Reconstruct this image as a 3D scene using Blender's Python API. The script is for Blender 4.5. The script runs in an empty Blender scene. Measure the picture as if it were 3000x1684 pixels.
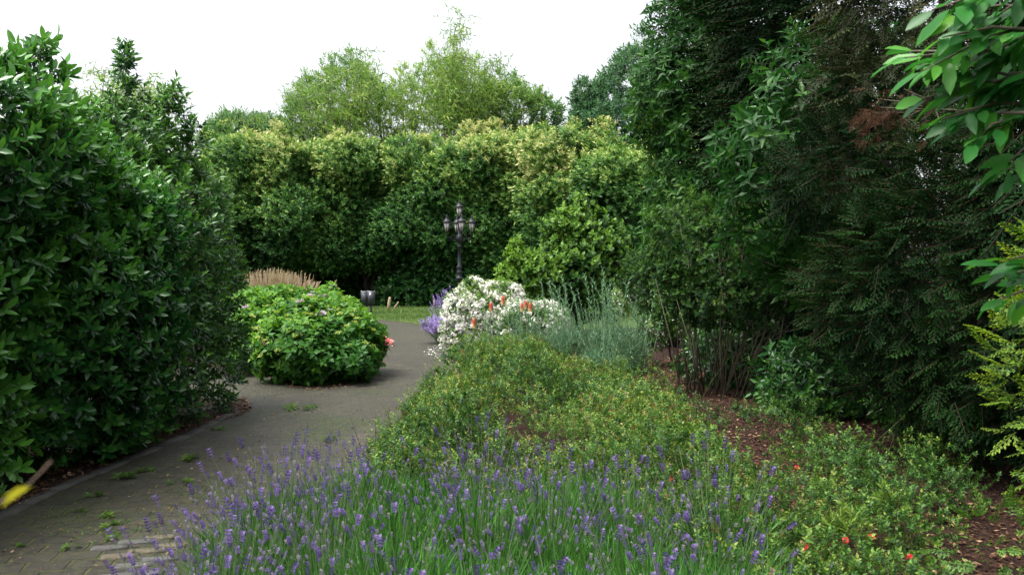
import bpy, math
import numpy as np
R = math.radians
sc = bpy.context.scene
C = sc.collection
# ------------------------------------------------------------ camera, sky, sun, exposure
EYE = 1.65
PITCH = math.atan(42 / 2500)
cd = bpy.data.cameras.new("camera"); cam = bpy.data.objects.new("camera", cd); C.objects.link(cam)
cam.location = (0, 0, EYE); cam.rotation_euler = (R(90) - PITCH, 0, 0)
cd.sensor_width = 36; cd.lens = 30; cd.clip_start = .05; cd.clip_end = 1500
cd.dof.use_dof = True; cd.dof.focus_distance = 9.0; cd.dof.aperture_fstop = 6.0
sc.camera = cam
SUN = np.array([-.34, -.16, .92]); SUN = SUN / np.linalg.norm(SUN)
w = bpy.data.worlds.new("World"); sc.world = w; w.use_nodes = True
nt = w.node_tree; nt.nodes.clear()
sky = nt.nodes.new('ShaderNodeTexSky'); sky.sky_type = 'NISHITA'; sky.sun_disc = False
sky.sun_elevation = math.asin(SUN[2]); sky.sun_rotation = math.atan2(SUN[0], SUN[1])
sky.air_density = 1.0; sky.dust_density = 6.0; sky.ozone_density = 0.6
hs = nt.nodes.new('ShaderNodeHueSaturation'); hs.inputs['Saturation'].default_value = .24
bg = nt.nodes.new('ShaderNodeBackground'); bg.inputs['Strength'].default_value = .15
wo = nt.nodes.new('ShaderNodeOutputWorld')
nt.links.new(sky.outputs[0], hs.inputs['Color']); nt.links.new(hs.outputs[0], bg.inputs['Color']); nt.links.new(bg.outputs[0], wo.inputs[0])
sl = bpy.data.lights.new("sun", 'SUN'); sl.energy = 1.5; sl.angle = R(24); sl.color = (1, .95, .86)
so = bpy.data.objects.new("sun", sl); C.objects.link(so); so.location = (-8, 2, 20)
from mathutils import Vector
so.rotation_euler = Vector(SUN).to_track_quat('Z', 'Y').to_euler()
sc.view_settings.view_transform = 'Standard'; sc.view_settings.look = 'None'
sc.view_settings.exposure = 1.45; sc.view_settings.gamma = 1.0
sc.cycles.max_bounces = 6; sc.cycles.diffuse_bounces = 3; sc.cycles.glossy_bounces = 2
sc.cycles.transmission_bounces = 4; sc.cycles.transparent_max_bounces = 4
sc.cycles.use_denoising = True; sc.cycles.caustics_reflective = False; sc.cycles.caustics_refractive = False

rng = np.random.default_rng(7)
A = np.array
def ray(px, py):
    d = A([(px - 1500) / 2500, 1.0, -(py - 842) / 2500])
    c, s = math.cos(PITCH), math.sin(PITCH)
    return A([d[0], d[1] * c + d[2] * s, -d[1] * s + d[2] * c])
def W(px, py, D):
    r = ray(px, py); return A([0, 0, EYE]) + r * (D / r[1])
def G(px, py, z=0.0):
    r = ray(px, py); return A([0, 0, EYE]) + r * ((z - EYE) / r[2])
def unit(v): return v / np.maximum(np.linalg.norm(v, axis=-1, keepdims=True), 1e-9)

# ------------------------------------------------------------ materials
def ramp(nt, stops):
    n = nt.nodes.new('ShaderNodeValToRGB'); e = n.color_ramp.elements
    while len(e) > 1: e.remove(e[-1])
    e[0].position = stops[0][0]; e[0].color = (*stops[0][1], 1)
    for p, c in stops[1:]:
        k = e.new(p); k.color = (*c, 1)
    return n
def new_mat(name):
    m = bpy.data.materials.new(name); m.use_nodes = True; t = m.node_tree; t.nodes.clear()
    o = t.nodes.new('ShaderNodeOutputMaterial'); return m, t, o
def leaf_mat(name, stops, rough=.45, trans=.3, spec=.5):
    """colour from the per-leaf attribute rnd; 0.98 and above is bark / stem"""
    m, t, o = new_mat(name)
    a = t.nodes.new('ShaderNodeAttribute'); a.attribute_name = 'rnd'
    r = ramp(t, stops); t.links.new(a.outputs['Fac'], r.inputs[0])
    p = t.nodes.new('ShaderNodeBsdfPrincipled'); p.inputs['Roughness'].default_value = rough
    p.inputs['Specular IOR Level'].default_value = spec
    t.links.new(r.outputs[0], p.inputs['Base Color'])
    tr = t.nodes.new('ShaderNodeBsdfTranslucent')
    hv = t.nodes.new('ShaderNodeHueSaturation'); hv.inputs['Hue'].default_value = .488; hv.inputs['Value'].default_value = 1.5; hv.inputs['Saturation'].default_value = 1.05
    t.links.new(r.outputs[0], hv.inputs['Color']); t.links.new(hv.outputs[0], tr.inputs[0])
    mx = t.nodes.new('ShaderNodeMixShader'); mx.inputs[0].default_value = trans
    t.links.new(p.outputs[0], mx.inputs[1]); t.links.new(tr.outputs[0], mx.inputs[2]); t.links.new(mx.outputs[0], o.inputs[0])
    return m
def plain_mat(name, col, rough=.6, metal=0, noise=.25, scale=12, bump=0.0, spec=.5):
    m, t, o = new_mat(name)
    tc = t.nodes.new('ShaderNodeTexCoord'); n = t.nodes.new('ShaderNodeTexNoise'); n.inputs['Scale'].default_value = scale; n.inputs['Detail'].default_value = 5
    t.links.new(tc.outputs['Object'], n.inputs['Vector'])
    c = A(col); r = ramp(t, [(.25, tuple(c * (1 - noise))), (.75, tuple(np.minimum(c * (1 + noise), 1)))])
    t.links.new(n.outputs[0], r.inputs[0])
    p = t.nodes.new('ShaderNodeBsdfPrincipled'); p.inputs['Roughness'].default_value = rough; p.inputs['Metallic'].default_value = metal
    p.inputs['Specular IOR Level'].default_value = spec
    t.links.new(r.outputs[0], p.inputs['Base Color'])
    if bump:
        b = t.nodes.new('ShaderNodeBump'); b.inputs['Strength'].default_value = bump; b.inputs['Distance'].default_value = .02
        t.links.new(n.outputs[0], b.inputs['Height']); t.links.new(b.outputs[0], p.inputs['Normal'])
    t.links.new(p.outputs[0], o.inputs[0]); return m
BR = (.98, (.055, .038, .024))
def G3(d, m_, l, extra=(), stem=None):
    return [(0, d), (.45, m_), (.85, l)] + list(extra) + [(.965, l), (.98, stem or (.06, .042, .028))]
M = {}
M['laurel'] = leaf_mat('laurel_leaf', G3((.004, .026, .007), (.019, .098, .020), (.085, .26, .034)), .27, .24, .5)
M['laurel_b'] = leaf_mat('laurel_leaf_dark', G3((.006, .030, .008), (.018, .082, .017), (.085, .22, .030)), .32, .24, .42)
M['bighedge'] = leaf_mat('far_hedge_leaf', [(0, (.014, .055, .014)), (.40, (.045, .135, .028)), (.66, (.11, .235, .045)), (.84, (.27, .37, .09)), (.96, (.50, .52, .21)), (.98, (.05, .036, .025))], .45, .32, .3)
M['bamboo'] = leaf_mat('bamboo_leaf', G3((.07, .17, .03), (.16, .30, .05), (.34, .46, .11), stem=(.14, .19, .06)), .5, .4)
M['fartree'] = leaf_mat('far_tree_leaf', G3((.030, .095, .026), (.065, .17, .038), (.15, .28, .055), stem=(.05,.06,.03)), .5, .4, .2)
M['cool_tree'] = leaf_mat('cool_tree_leaf', G3((.022, .075, .034), (.045, .125, .050), (.11, .22, .07), stem=(.05,.06,.04)), .5, .35, .2)
M['conifer'] = leaf_mat('conifer_spray', G3((.002, .012, .004), (.005, .024, .006), (.020, .062, .011)), .65, .2, .08)
M['cypress'] = leaf_mat('olive_cypress_spray', G3((.005, .014, .004), (.015, .028, .007), (.065, .078, .018), [(.92, (.08, .055, .022))]), .6, .2, .15)
M['golden'] = leaf_mat('golden_thuja_spray', G3((.025, .085, .012), (.06, .16, .018), (.21, .31, .035)), .5, .35, .3)
M['brown'] = leaf_mat('dead_spray', G3((.035, .018, .010), (.065, .033, .018), (.12, .065, .035)), .8, .2, .1)
M['cherry'] = leaf_mat('cherry_laurel_leaf', [(0, (.007, .036, .007)), (.5, (.016, .078, .012)), (.86, (.055, .15, .020)), (.925, (.09, .15, .03)), (.945, (.45, .24, .02)), (.965, (.45, .2, .02)), (.98, (.05, .035, .02))], .42, .32, .22)
M['nearlaurel'] = leaf_mat('near_laurel_leaf', [(0, (.012, .085, .016)), (.5, (.028, .16, .024)), (.88, (.085, .29, .03)), (.95, (.12, .30, .035)), (.965, (.12, .3, .035)), (.98, (.05, .035, .02))], .36, .38, .25)
M['shrub'] = leaf_mat('young_shrub_leaf', G3((.014, .055, .010), (.026, .090, .014), (.13, .26, .03)), .45, .3, .3)
M['hazel'] = leaf_mat('thicket_leaf', G3((.006, .024, .006), (.013, .044, .010), (.050, .12, .020), stem=(.11, .085, .05)), .6, .3, .15)
M['hydrangea'] = leaf_mat('hydrangea_leaf', G3((.016, .072, .010), (.035, .135, .015), (.14, .30, .028)), .5, .3, .25)
M['lime'] = leaf_mat('hydrangea_bud', G3((.15, .27, .045), (.25, .36, .07), (.38, .40, .13)), .7, .25, .2)
M['pink'] = leaf_mat('hydrangea_pink', G3((.6, .10, .14), (.7, .2, .22), (.75, .35, .3)), .7, .25, .2)
M['mauve'] = leaf_mat('hydrangea_faded', G3((.28, .22, .26), (.38, .32, .36), (.5, .46, .4)), .7, .2, .2)
M['rose'] = leaf_mat('rose_leaf', [(0, (.010, .040, .009)), (.35, (.032, .098, .018)), (.66, (.085, .19, .028)), (.90, (.23, .30, .05)), (.95, (.20, .10, .04)), (.98, (.10, .09, .035))], .5, .3, .3)
M['white'] = leaf_mat('white_petal', G3((.68, .68, .62), (.8, .8, .75), (.86, .85, .80)), .7, .3, .2)
M['red'] = leaf_mat('red_petal', G3((.30, .012, .015), (.42, .03, .03), (.5, .07, .05)), .6, .2, .2)
M['poker'] = leaf_mat('poker_flower', [(0, (.55, .46, .20)), (.3, (.58, .32, .14)), (.42, (.60, .15, .08)), (.8, (.56, .10, .06)), (.98, (.14, .16, .06))], .55, .2, .2)
M['silver'] = leaf_mat('silver_green_stem', G3((.06, .145, .07), (.11, .23, .12), (.22, .36, .20), stem=(.17, .28, .16)), .6, .25, .2)
M['lavleaf'] = leaf_mat('lavender_foliage', [(0, (.016, .06, .014)), (.4, (.042, .14, .024)), (.8, (.09, .25, .04)), (.95, (.20, .31, .10)), (.98, (.15, .22, .11))], .55, .3, .2)
M['lavflower'] = leaf_mat('lavender_spike', [(0, (.06, .035, .14)), (.4, (.11, .07, .22)), (.66, (.19, .13, .34)), (.82, (.20, .175, .21)), (.97, (.21, .21, .17)), (.98, (.2, .28, .15))], .7, .25, .15)
M['catmint'] = leaf_mat('catmint_flower', [(0, (.14, .13, .16)), (.35, (.24, .17, .42)), (.9, (.42, .30, .66)), (.98, (.25, .26, .22))], .7, .25, .15)
M['grass'] = leaf_mat('grass_blade', G3((.04, .09, .025), (.08, .15, .035), (.19, .25, .08)), .55, .35, .2)
M['plume'] = leaf_mat('feather_grass_plume', G3((.26, .19, .12), (.42, .33, .22), (.58, .48, .33)), .8, .35, .1)
M['reed'] = leaf_mat('feather_grass_blade', G3((.14, .17, .06), (.26, .27, .11), (.42, .38, .19)), .6, .35, .2)
M['litter'] = leaf_mat('leaf_litter', [(0, (.025, .012, .008)), (.4, (.065, .030, .018)), (.75, (.15, .08, .04)), (.93, (.36, .24, .14)), (.98, (.07, .04, .03))], .75, .1, .2)
M['weed'] = leaf_mat('weed_leaf', G3((.03, .08, .012), (.065, .14, .018), (.14, .22, .03)), .5, .3, .2)
M['bark'] = plain_mat('bark', (.032, .024, .018), .9, bump=.5, scale=30)
M['palebark'] = plain_mat('thin_stem_bark', (.085, .072, .046), .8, scale=30)
M['iron'] = plain_mat('lamp_iron', (.011, .013, .017), .5, 0, .2, 20, spec=.3)
M['glass'] = plain_mat('lantern_glass', (.34, .33, .31), .3, 0, .12, 6)
M['bin'] = plain_mat('bin_metal', (.05, .053, .066), .5, .3)
M['binlight'] = plain_mat('bin_rim', (.28, .29, .31), .45, .3)
M['sticker'] = plain_mat('sticker', (.8, .8, .8), .6, noise=.05)
M['wood'] = plain_mat('cut_wood', (.30, .22, .155), .85, noise=.3, scale=18)
M['trough'] = plain_mat('trough_stone', (.25, .22, .17), .85, noise=.25, scale=10)
M['twig'] = plain_mat('twig_brown', (.05, .028, .012), .6)
M['twigleaf'] = plain_mat('twig_yellow_leaf', (.20, .19, .008), .9, noise=.3, spec=.1)

# ------------------------------------------------------------ geometry kit (numpy)
def leaf_t(L=1, Wd=.45, det=1, fold=.12, droop=.15, rnd=.5, pet=0.0):
    p = pet
    if det == 0:
        v = [(p, 0, 0), (p + .42 * L, -.5 * Wd, fold * Wd), (p + L, 0, -droop * L), (p + .42 * L, .5 * Wd, fold * Wd)]; f = [(0, 1, 2, 3)]
    elif det == 1:
        v = [(p, 0, 0), (p + .42 * L, -.5 * Wd, fold * Wd), (p + .42 * L, .5 * Wd, fold * Wd), (p + .5 * L, 0, -.25 * droop * L), (p + L, 0, -droop * L)]
        f = [(0, 1, 3), (0, 3, 2), (1, 4, 3), (3, 4, 2)]
    else:
        v = [(p, 0, 0), (p + .22 * L, -.36 * Wd, fold * Wd), (p + .6 * L, -.46 * Wd, fold * Wd - .25 * droop * L), (p + .22 * L, .36 * Wd, fold * Wd),
             (p + .6 * L, .46 * Wd, fold * Wd - .25 * droop * L), (p + .25 * L, 0, 0), (p + .62 * L, 0, -.35 * droop * L), (p + L, 0, -droop * L),
             (p + .84 * L, -.26 * Wd, fold * .6 * Wd - .6 * droop * L), (p + .84 * L, .26 * Wd, fold * .6 * Wd - .6 * droop * L)]
        f = [(0, 1, 5), (0, 5, 3), (1, 2, 6, 5), (5, 6, 4, 3), (2, 8, 7, 6), (6, 7, 9, 4)]
    return A(v, float), f, np.full(len(v), rnd)
def join_t(parts):
    V, F, Rr, o = [], [], [], 0
    for v, f, r in parts:
        V.append(v); Rr.append(r); F += [tuple(i + o for i in q) for q in f]; o += len(v)
    return np.vstack(V), F, np.concatenate(Rr)
def xf(t, pos, X, Z, s=1.0):
    X = unit(A(X, float)); Y = unit(np.cross(Z, X)); Zz = np.cross(X, Y)
    v = t[0] * s
    return (A(pos) + v[:, :1] * X + v[:, 1:2] * Y + v[:, 2:] * Zz, t[1], t[2])
def stem_t(p, q, r0, r1, rnd=1.0, n=3):
    p, q = A(p, float), A(q, float); d = unit(q - p); a = unit(np.cross(d, A([.31, .2, .93]))); b = np.cross(d, a)
    V = []
    for c, r in ((p, r0), (q, r1)):
        for k in range(n):
            an = 2 * math.pi * k / n; V.append(c + r * (math.cos(an) * a + math.sin(an) * b))
    F = [(k, (k + 1) % n, n + (k + 1) % n, n + k) for k in range(n)]
    return A(V), F, np.full(2 * n, rnd)
def shoot_t(n=9, slen=1.6, L=1.0, Wd=.4, det=1, ang=(60, 30), seed=0, stem=True, tipbright=.25, droop=.15, flat=False, fold=.12):
    """a shoot along +X with spiralling leaves (unit = leaf length)"""
    g = np.random.default_rng(seed); parts = []
    for k in range(n):
        t = (k + .5) / n; x = slen * (.12 + .88 * t); phi = 2.4 * k + g.uniform(-.3, .3)
        if flat: phi = (math.pi / 2 if k % 2 else -math.pi / 2) + g.uniform(-.35, .35)
        an = R(ang[0] + (ang[1] - ang[0]) * t + g.uniform(-10, 10))
        rad = A([0, math.sin(phi), math.cos(phi)])
        d = math.cos(an) * A([1, 0, 0]) + math.sin(an) * rad
        zn = A([1, 0, 0]) * math.sin(an) - math.cos(an) * rad
        if flat: zn = A([0, 0, 1.0]) + .3 * g.normal(size=3)
        l = leaf_t(L, Wd * g.uniform(.85, 1.15), det, fold, droop * g.uniform(.2, 2), rnd=.42 + tipbright * (t - .4) + g.uniform(-.16, .16))
        parts.append(xf(l, A([x, 0, 0]), d, zn, g.uniform(.75, 1.1)))
    if stem: parts.append(stem_t((-.5, 0, 0), (slen, 0, 0), .028, .012))
    return join_t(parts)
def spray_t(seed=0, nb=13, sub=4, length=1.0, bw=.05, fan=.42, lw=.05, droop=.15):
    """flat conifer spray along +X"""
    g = np.random.default_rng(seed); parts = [stem_t((0, 0, 0), (length, 0, -droop * .6), .012, .004, rnd=.985)]
    for k in range(nb):
        t = (k + .5) / nb; s = 1 if k % 2 else -1
        bl = fan * (1 - t * .75) * g.uniform(.75, 1.15); an = R(52 - 18 * t + g.uniform(-8, 8))
        p0 = A([t * length, 0, -droop * .6 * t]); d = A([math.cos(an), s * math.sin(an), -droop - g.uniform(0, .2)])
        for j in range(sub):
            u = j / sub; pp = p0 + d * bl * u; ss = 1 if j % 2 else -1
            dd = A([math.cos(an + ss * s * .5), s * math.sin(an + ss * s * .5), d[2] - .1])
            if j == sub - 1: dd = d
            l = leaf_t(bl * g.uniform(.35, .5), lw * g.uniform(.8, 1.3), 0, .2, .1, rnd=.40 + .3 * (u - .3) + g.uniform(-.12, .12))
            parts.append(xf(l, pp, dd, (0, 0, 1), 1))
        parts.append(xf(leaf_t(bl * .8, lw * .6, 0, .1, .1, rnd=.35), p0, d, (0, 0, 1), 1))
    return join_t(parts)
class Geo:
    def __init__(s): s.V = []; s.L = []; s.T = []; s.R = []; s.n = 0
    def add(s, v, loops, tot, r):
        s.V.append(v); s.L.append(np.asarray(loops) + s.n); s.T.append(np.asarray(tot)); s.R.append(r); s.n += len(v)
    def addt(s, t):
        s.add(t[0], np.concatenate([A(f) for f in t[1]]), A([len(f) for f in t[1]]), t[2])
    def scatter(s, t, P, X, Z, S, Rn=None, k=1.0):
        """many copies of template t; Rn is each copy's own tone"""
        N = len(P)
        if N == 0: return
        v, f, vr = t; n = len(v)
        S = np.broadcast_to(S, (N,)); X = unit(X); Y = np.cross(Z, X); bad = np.linalg.norm(Y, axis=1) < 1e-4
        Y[bad] = A([0, 1, .1]); Y = unit(Y); Zz = np.cross(X, Y)
        B = np.stack([X, Y, Zz], 1)
        vv = np.einsum('vi,nij->nvj', v, B) * S[:, None, None] + P[:, None, :]
        lo = np.concatenate([A(q) for q in f]); to = A([len(q) for q in f])
        off = (np.arange(N) * n)[:, None]
        if Rn is None: Rn = np.zeros(N)
        rr = np.where(vr[None] >= .97, .99, np.clip(vr[None] + Rn[:, None], 0, .965))
        s.add(vv.reshape(-1, 3), (lo[None] + off).ravel(), np.tile(to, N), rr.ravel())
    def scatterv(s, ts, P, X, Z, S, Rn=None, seed=1):
        g = np.random.default_rng(seed); N = len(P); S = np.broadcast_to(S, (N,)); pick = g.integers(0, len(ts), N)
        for i, t in enumerate(ts):
            m = pick == i; s.scatter(t, P[m], X[m], Z[m], S[m], None if Rn is None else Rn[m])
    def tube(s, pts, rad, n=6, rnd=1.0):
        pts = A(pts, float); rad = np.broadcast_to(rad, (len(pts),)); V = []
        for i, p in enumerate(pts):
            d = unit(pts[min(i + 1, len(pts) - 1)] - pts[max(i - 1, 0)]); a = unit(np.cross(d, A([.9, .31, .2]) if abs(d[2]) > .5 else A([.1, .2, .97]))); b = np.cross(d, a)
            for k in range(n):
                an = 2 * math.pi * k / n; V.append(p + rad[i] * (math.cos(an) * a + math.sin(an) * b))
        F = [(i * n + k, i * n + (k + 1) % n, (i + 1) * n + (k + 1) % n, (i + 1) * n + k) for i in range(len(pts) - 1) for k in range(n)]
        F += [tuple(range(n))[::-1], tuple((len(pts) - 1) * n + k for k in range(n))]
        s.addt((A(V), F, np.full(len(V), rnd)))
    def lathe(s, c, prof, n=12, rnd=.5, rot=0.0):
        c = A(c, float); V = []
        for r, z in prof:
            for k in range(n):
                an = rot + 2 * math.pi * k / n; V.append(c + A([r * math.cos(an), r * math.sin(an), z]))
        F = [(i * n + k, i * n + (k + 1) % n, (i + 1) * n + (k + 1) % n, (i + 1) * n + k) for i in range(len(prof) - 1) for k in range(n)]
        F += [tuple(range(n))[::-1], tuple((len(prof) - 1) * n + k for k in range(n))]
        s.addt((A(V), F, np.full(len(V), rnd)))
    def box(s, c, size, rz=0, taper=1.0):
        c = A(c, float); x, y, z = A(size) / 2; V = []
        for dz in (-1, 1):
            k = taper if dz < 0 else 1
            for dx, dy in ((-1, -1), (1, -1), (1, 1), (-1, 1)):
                a, b = dx * x * k, dy * y * k; V.append(c + A([a * math.cos(rz) - b * math.sin(rz), a * math.sin(rz) + b * math.cos(rz), dz * z]))
        s.addt((A(V), [(3, 2, 1, 0), (4, 5, 6, 7), (0, 1, 5, 4), (1, 2, 6, 5), (2, 3, 7, 6), (3, 0, 4, 7)], np.full(8, .5)))
    def build(s, name, m, parent=None, smooth=False, origin=None):
        V = np.vstack(s.V).astype(np.float32); L = np.concatenate(s.L).astype(np.int32); T = np.concatenate(s.T).astype(np.int32)
        if origin is not None: V = V - A(origin, np.float32)
        me = bpy.data.meshes.new(name); me.vertices.add(len(V)); me.vertices.foreach_set('co', V.ravel())
        me.loops.add(len(L)); me.loops.foreach_set('vertex_index', L)
        me.polygons.add(len(T)); st = np.concatenate([[0], np.cumsum(T)[:-1]]).astype(np.int32)
        me.polygons.foreach_set('loop_start', st); me.polygons.foreach_set('loop_total', T)
        at = me.attributes.new('rnd', 'FLOAT', 'POINT'); at.data.foreach_set('value', np.concatenate(s.R).astype(np.float32))
        me.update(calc_edges=True)
        if smooth: me.polygons.foreach_set('use_smooth', np.ones(len(T), bool))
        me.materials.append(m); o = bpy.data.objects.new(name, me); C.objects.link(o)
        if parent is not None: o.parent = parent
        elif origin is not None: o.location = origin
        return o
def tag(o, label=None, cat=None, group=None, kind=None):
    if label: o['label'] = label
    if cat: o['category'] = cat
    if group: o['group'] = group
    if kind: o['kind'] = kind
    return o
def thing(name, label, cat, loc=(0, 0, 0), group=None, rz=0):
    o = bpy.data.objects.new(name, None); C.objects.link(o); o.empty_display_size = .2
    o.location = loc; o.rotation_euler = (0, 0, rz); return tag(o, label, cat, group)
def copy_tree(o, parent=None):
    c = o.copy(); C.objects.link(c); c.parent = parent
    for ch in o.children: copy_tree(ch, c)
    return c
def lump(P, f, seed):
    g = np.random.default_rng(seed); r = 0
    for k in range(5):
        d = g.normal(size=3) * f * (1 + .5 * k); r = r + np.sin(P @ d + g.uniform(0, 6.3)) / (1 + .4 * k)
    return r / 2.2
def crown(blobs, n, lo=.62, lumpy=.12, freq=2.0, seed=0, zmin=.05, back=.35, bottom=1.0, hollow=None):
    """blobs: (centre, radii, power). Returns points, outward normals, u (0 inner .. 1 outer)"""
    g = np.random.default_rng(seed); Ps, Ns, Us = [], [], []
    ar = A([(b[1][0] * b[1][1]) ** .5 * b[1][2] + b[1][0] * b[1][1] * .5 for b in blobs]); ar = ar / ar.sum()
    for bi, b in enumerate(blobs):
        c, r, p = A(b[0], float), A(b[1], float), b[2]
        m = int(n * ar[bi] * 1.9) + 5
        d = unit(g.normal(size=(m, 3))); d = d / (np.abs(d) ** p).sum(1, keepdims=True) ** (1 / p)
        nn = unit(np.sign(d) * np.abs(d) ** (p - 1) / r)
        u = 1 - (1 - lo) * g.random(m) ** 1.7
        P0 = c + d * r
        s = 1 + lumpy * lump(P0, freq, seed + 5) + .4 * lumpy * lump(P0, freq * 3.1, seed + 6)
        P = c + d * r * (u * s)[:, None]
        keep = P[:, 2] > zmin
        tocam = unit(A([0, 0, 1.6]) - P); keep &= ((nn * tocam).sum(1) > -.25) | (g.random(m) < back)
        keep &= (nn[:, 2] > -.55) | (g.random(m) < bottom)
        if hollow: keep &= ~((lump(P0, hollow[0], seed + 17) > hollow[1]) & (u > lo + (1 - lo) * .35))
        for bj, b2 in enumerate(blobs):
            if bj != bi:
                q = (np.abs((P - A(b2[0])) / A(b2[1])) ** b2[2]).sum(1) ** (1 / b2[2]); keep &= q > .72
        Ps.append(P[keep]); Ns.append(nn[keep]); Us.append(((u - lo) / (1 - lo))[keep])
    P, N, U = np.vstack(Ps), np.vstack(Ns), np.concatenate(Us)
    if len(P) > n:
        i = g.permutation(len(P))[:n]; P, N, U = P[i], N[i], U[i]
    return P, N, U
def dirs(N, g, out=1.0, up=.5, rn=.5): return unit(N * out + A([0, 0, up]) + rn * g.normal(size=N.shape))
def ups(N, g, rn=.35, out=.4): return unit(A([0, 0, 1.0]) + out * N + rn * g.normal(size=N.shape))
def limbs(base, tops, r0=.12, seed=0, n=6):
    g = np.random.default_rng(seed); ge = Geo(); base = A(base, float)
    for t in tops:
        t = A(t, float); ps = []
        for k in range(n):
            u = k / (n - 1); p = base * (1 - u) + t * u; p = p + A([0, 0, .18 * math.sin(u * 3.1) * np.linalg.norm(t - base) * .5]) * (1 - u)
            if 0 < k < n - 1: p = p + g.normal(size=3) * .03 * np.linalg.norm(t - base)
            ps.append(p)
        ge.tube(ps, np.linspace(r0, r0 * .2, n), 6)
    return ge
def leafy(name, label, cat, mat, ts, blobs, n, size, base=None, group=None, seed=0, up=.5, out=1.0, rn=.5, lo=.62, lumpy=.12, freq=2.0,
          zmin=.05, back=.35, toneamp=.16, topk=0.0, trunk=None, smooth=False, zn=.4, spires=(), bottom=1.0, crown_name='crown', trunk_mat='bark', r0=.1, tone0=0.0, uk=.08, hollow=None):
    g = np.random.default_rng(seed + 99)
    if base is None: base = (blobs[0][0][0], blobs[0][0][1], 0)
    t = thing(name, label, cat, base, group)
    P, N, U = crown(blobs, int(n * (1.2 if hollow else 1)), lo, lumpy, freq, seed, zmin, back, bottom, hollow)
    for (c, h, r, m) in spires:      # thin upright leaders
        u = g.random(m); an = g.uniform(0, 6.28, m); rr = r * (1 - u) ** .8 * g.random(m) ** .5
        P = np.vstack([P, A(c) + np.stack([rr * np.cos(an), rr * np.sin(an), u * h], 1)]); N = np.vstack([N, np.stack([np.cos(an), np.sin(an), np.full(m, .9)], 1)]); U = np.concatenate([U, np.ones(m)])
    zlo, zhi = P[:, 2].min(), P[:, 2].max()
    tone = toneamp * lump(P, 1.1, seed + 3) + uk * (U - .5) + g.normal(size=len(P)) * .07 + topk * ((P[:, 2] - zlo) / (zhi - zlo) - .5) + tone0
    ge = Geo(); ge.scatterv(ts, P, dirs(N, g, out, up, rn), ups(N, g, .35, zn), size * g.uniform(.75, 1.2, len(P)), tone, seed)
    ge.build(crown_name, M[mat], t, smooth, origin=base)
    if trunk is not False:
        tops = trunk if trunk is not None else [A(b[0]) + A([0, 0, .3 * b[1][2]]) for b in blobs]
        limbs(base, tops, r0, seed).build('trunk', M[trunk_mat], t, True, origin=base)
    return t

# ------------------------------------------------------------ the ground, path, lawn
def sheet(name, poly, z, m, res=None):
    me = bpy.data.meshes.new(name); me.from_pydata([(p[0], p[1], z) for p in poly], [], [tuple(range(len(poly)))]); me.materials.append(m); me.update()
    if me.polygons[0].normal.z < 0: me.flip_normals()
    o = bpy.data.objects.new(name, me); C.objects.link(o); return tag(o, kind='structure')
def soil_mat(name, c1, c2, c3, scale=9, bump=.8):
    m, t, o = new_mat(name); tc = t.nodes.new('ShaderNodeTexCoord')
    n = t.nodes.new('ShaderNodeTexNoise'); n.inputs['Scale'].default_value = scale; n.inputs['Detail'].default_value = 9; n.inputs['Roughness'].default_value = .75
    v = t.nodes.new('ShaderNodeTexVoronoi'); v.inputs['Scale'].default_value = scale * 5
    t.links.new(tc.outputs['Object'], n.inputs['Vector']); t.links.new(tc.outputs['Object'], v.inputs['Vector'])
    r = ramp(t, [(.3, c1), (.52, c2), (.75, c3)]); t.links.new(n.outputs[0], r.inputs[0])
    sp = t.nodes.new('ShaderNodeSeparateColor'); t.links.new(v.outputs['Color'], sp.inputs[0])
    mx = t.nodes.new('ShaderNodeMix'); mx.data_type = 'RGBA'; mx.blend_type = 'MULTIPLY'; mx.inputs[0].default_value = .6
    r2 = ramp(t, [(0, (.45, .4, .38)), (.7, (.9, .8, .75)), (1, (1.9, 1.6, 1.3))]); t.links.new(sp.outputs[0], r2.inputs[0])
    t.links.new(r.outputs[0], mx.inputs['A']); t.links.new(r2.outputs[0], mx.inputs['B'])
    p = t.nodes.new('ShaderNodeBsdfPrincipled'); p.inputs['Roughness'].default_value = .9; p.inputs['Specular IOR Level'].default_value = .2
    t.links.new(mx.outputs['Result'], p.inputs['Base Color'])
    b = t.nodes.new('ShaderNodeBump'); b.inputs['Strength'].default_value = bump; b.inputs['Distance'].default_value = .03
    t.links.new(v.outputs['Distance'], b.inputs['Height']); t.links.new(b.outputs[0], p.inputs['Normal']); t.links.new(p.outputs[0], o.inputs[0]); return m
soil = soil_mat('dark_soil', (.018, .013, .010), (.035, .022, .016), (.06, .038, .025))
mulch = soil_mat('bark_mulch', (.012, .007, .0055), (.028, .014, .010), (.055, .028, .019))
lawnm = soil_mat('lawn_base', (.035, .065, .018), (.06, .105, .026), (.10, .14, .045), scale=3, bump=.3)
sheet('ground', [(-300, -60), (300, -60), (300, 500), (-300, 500)], 0, soil)
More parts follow.
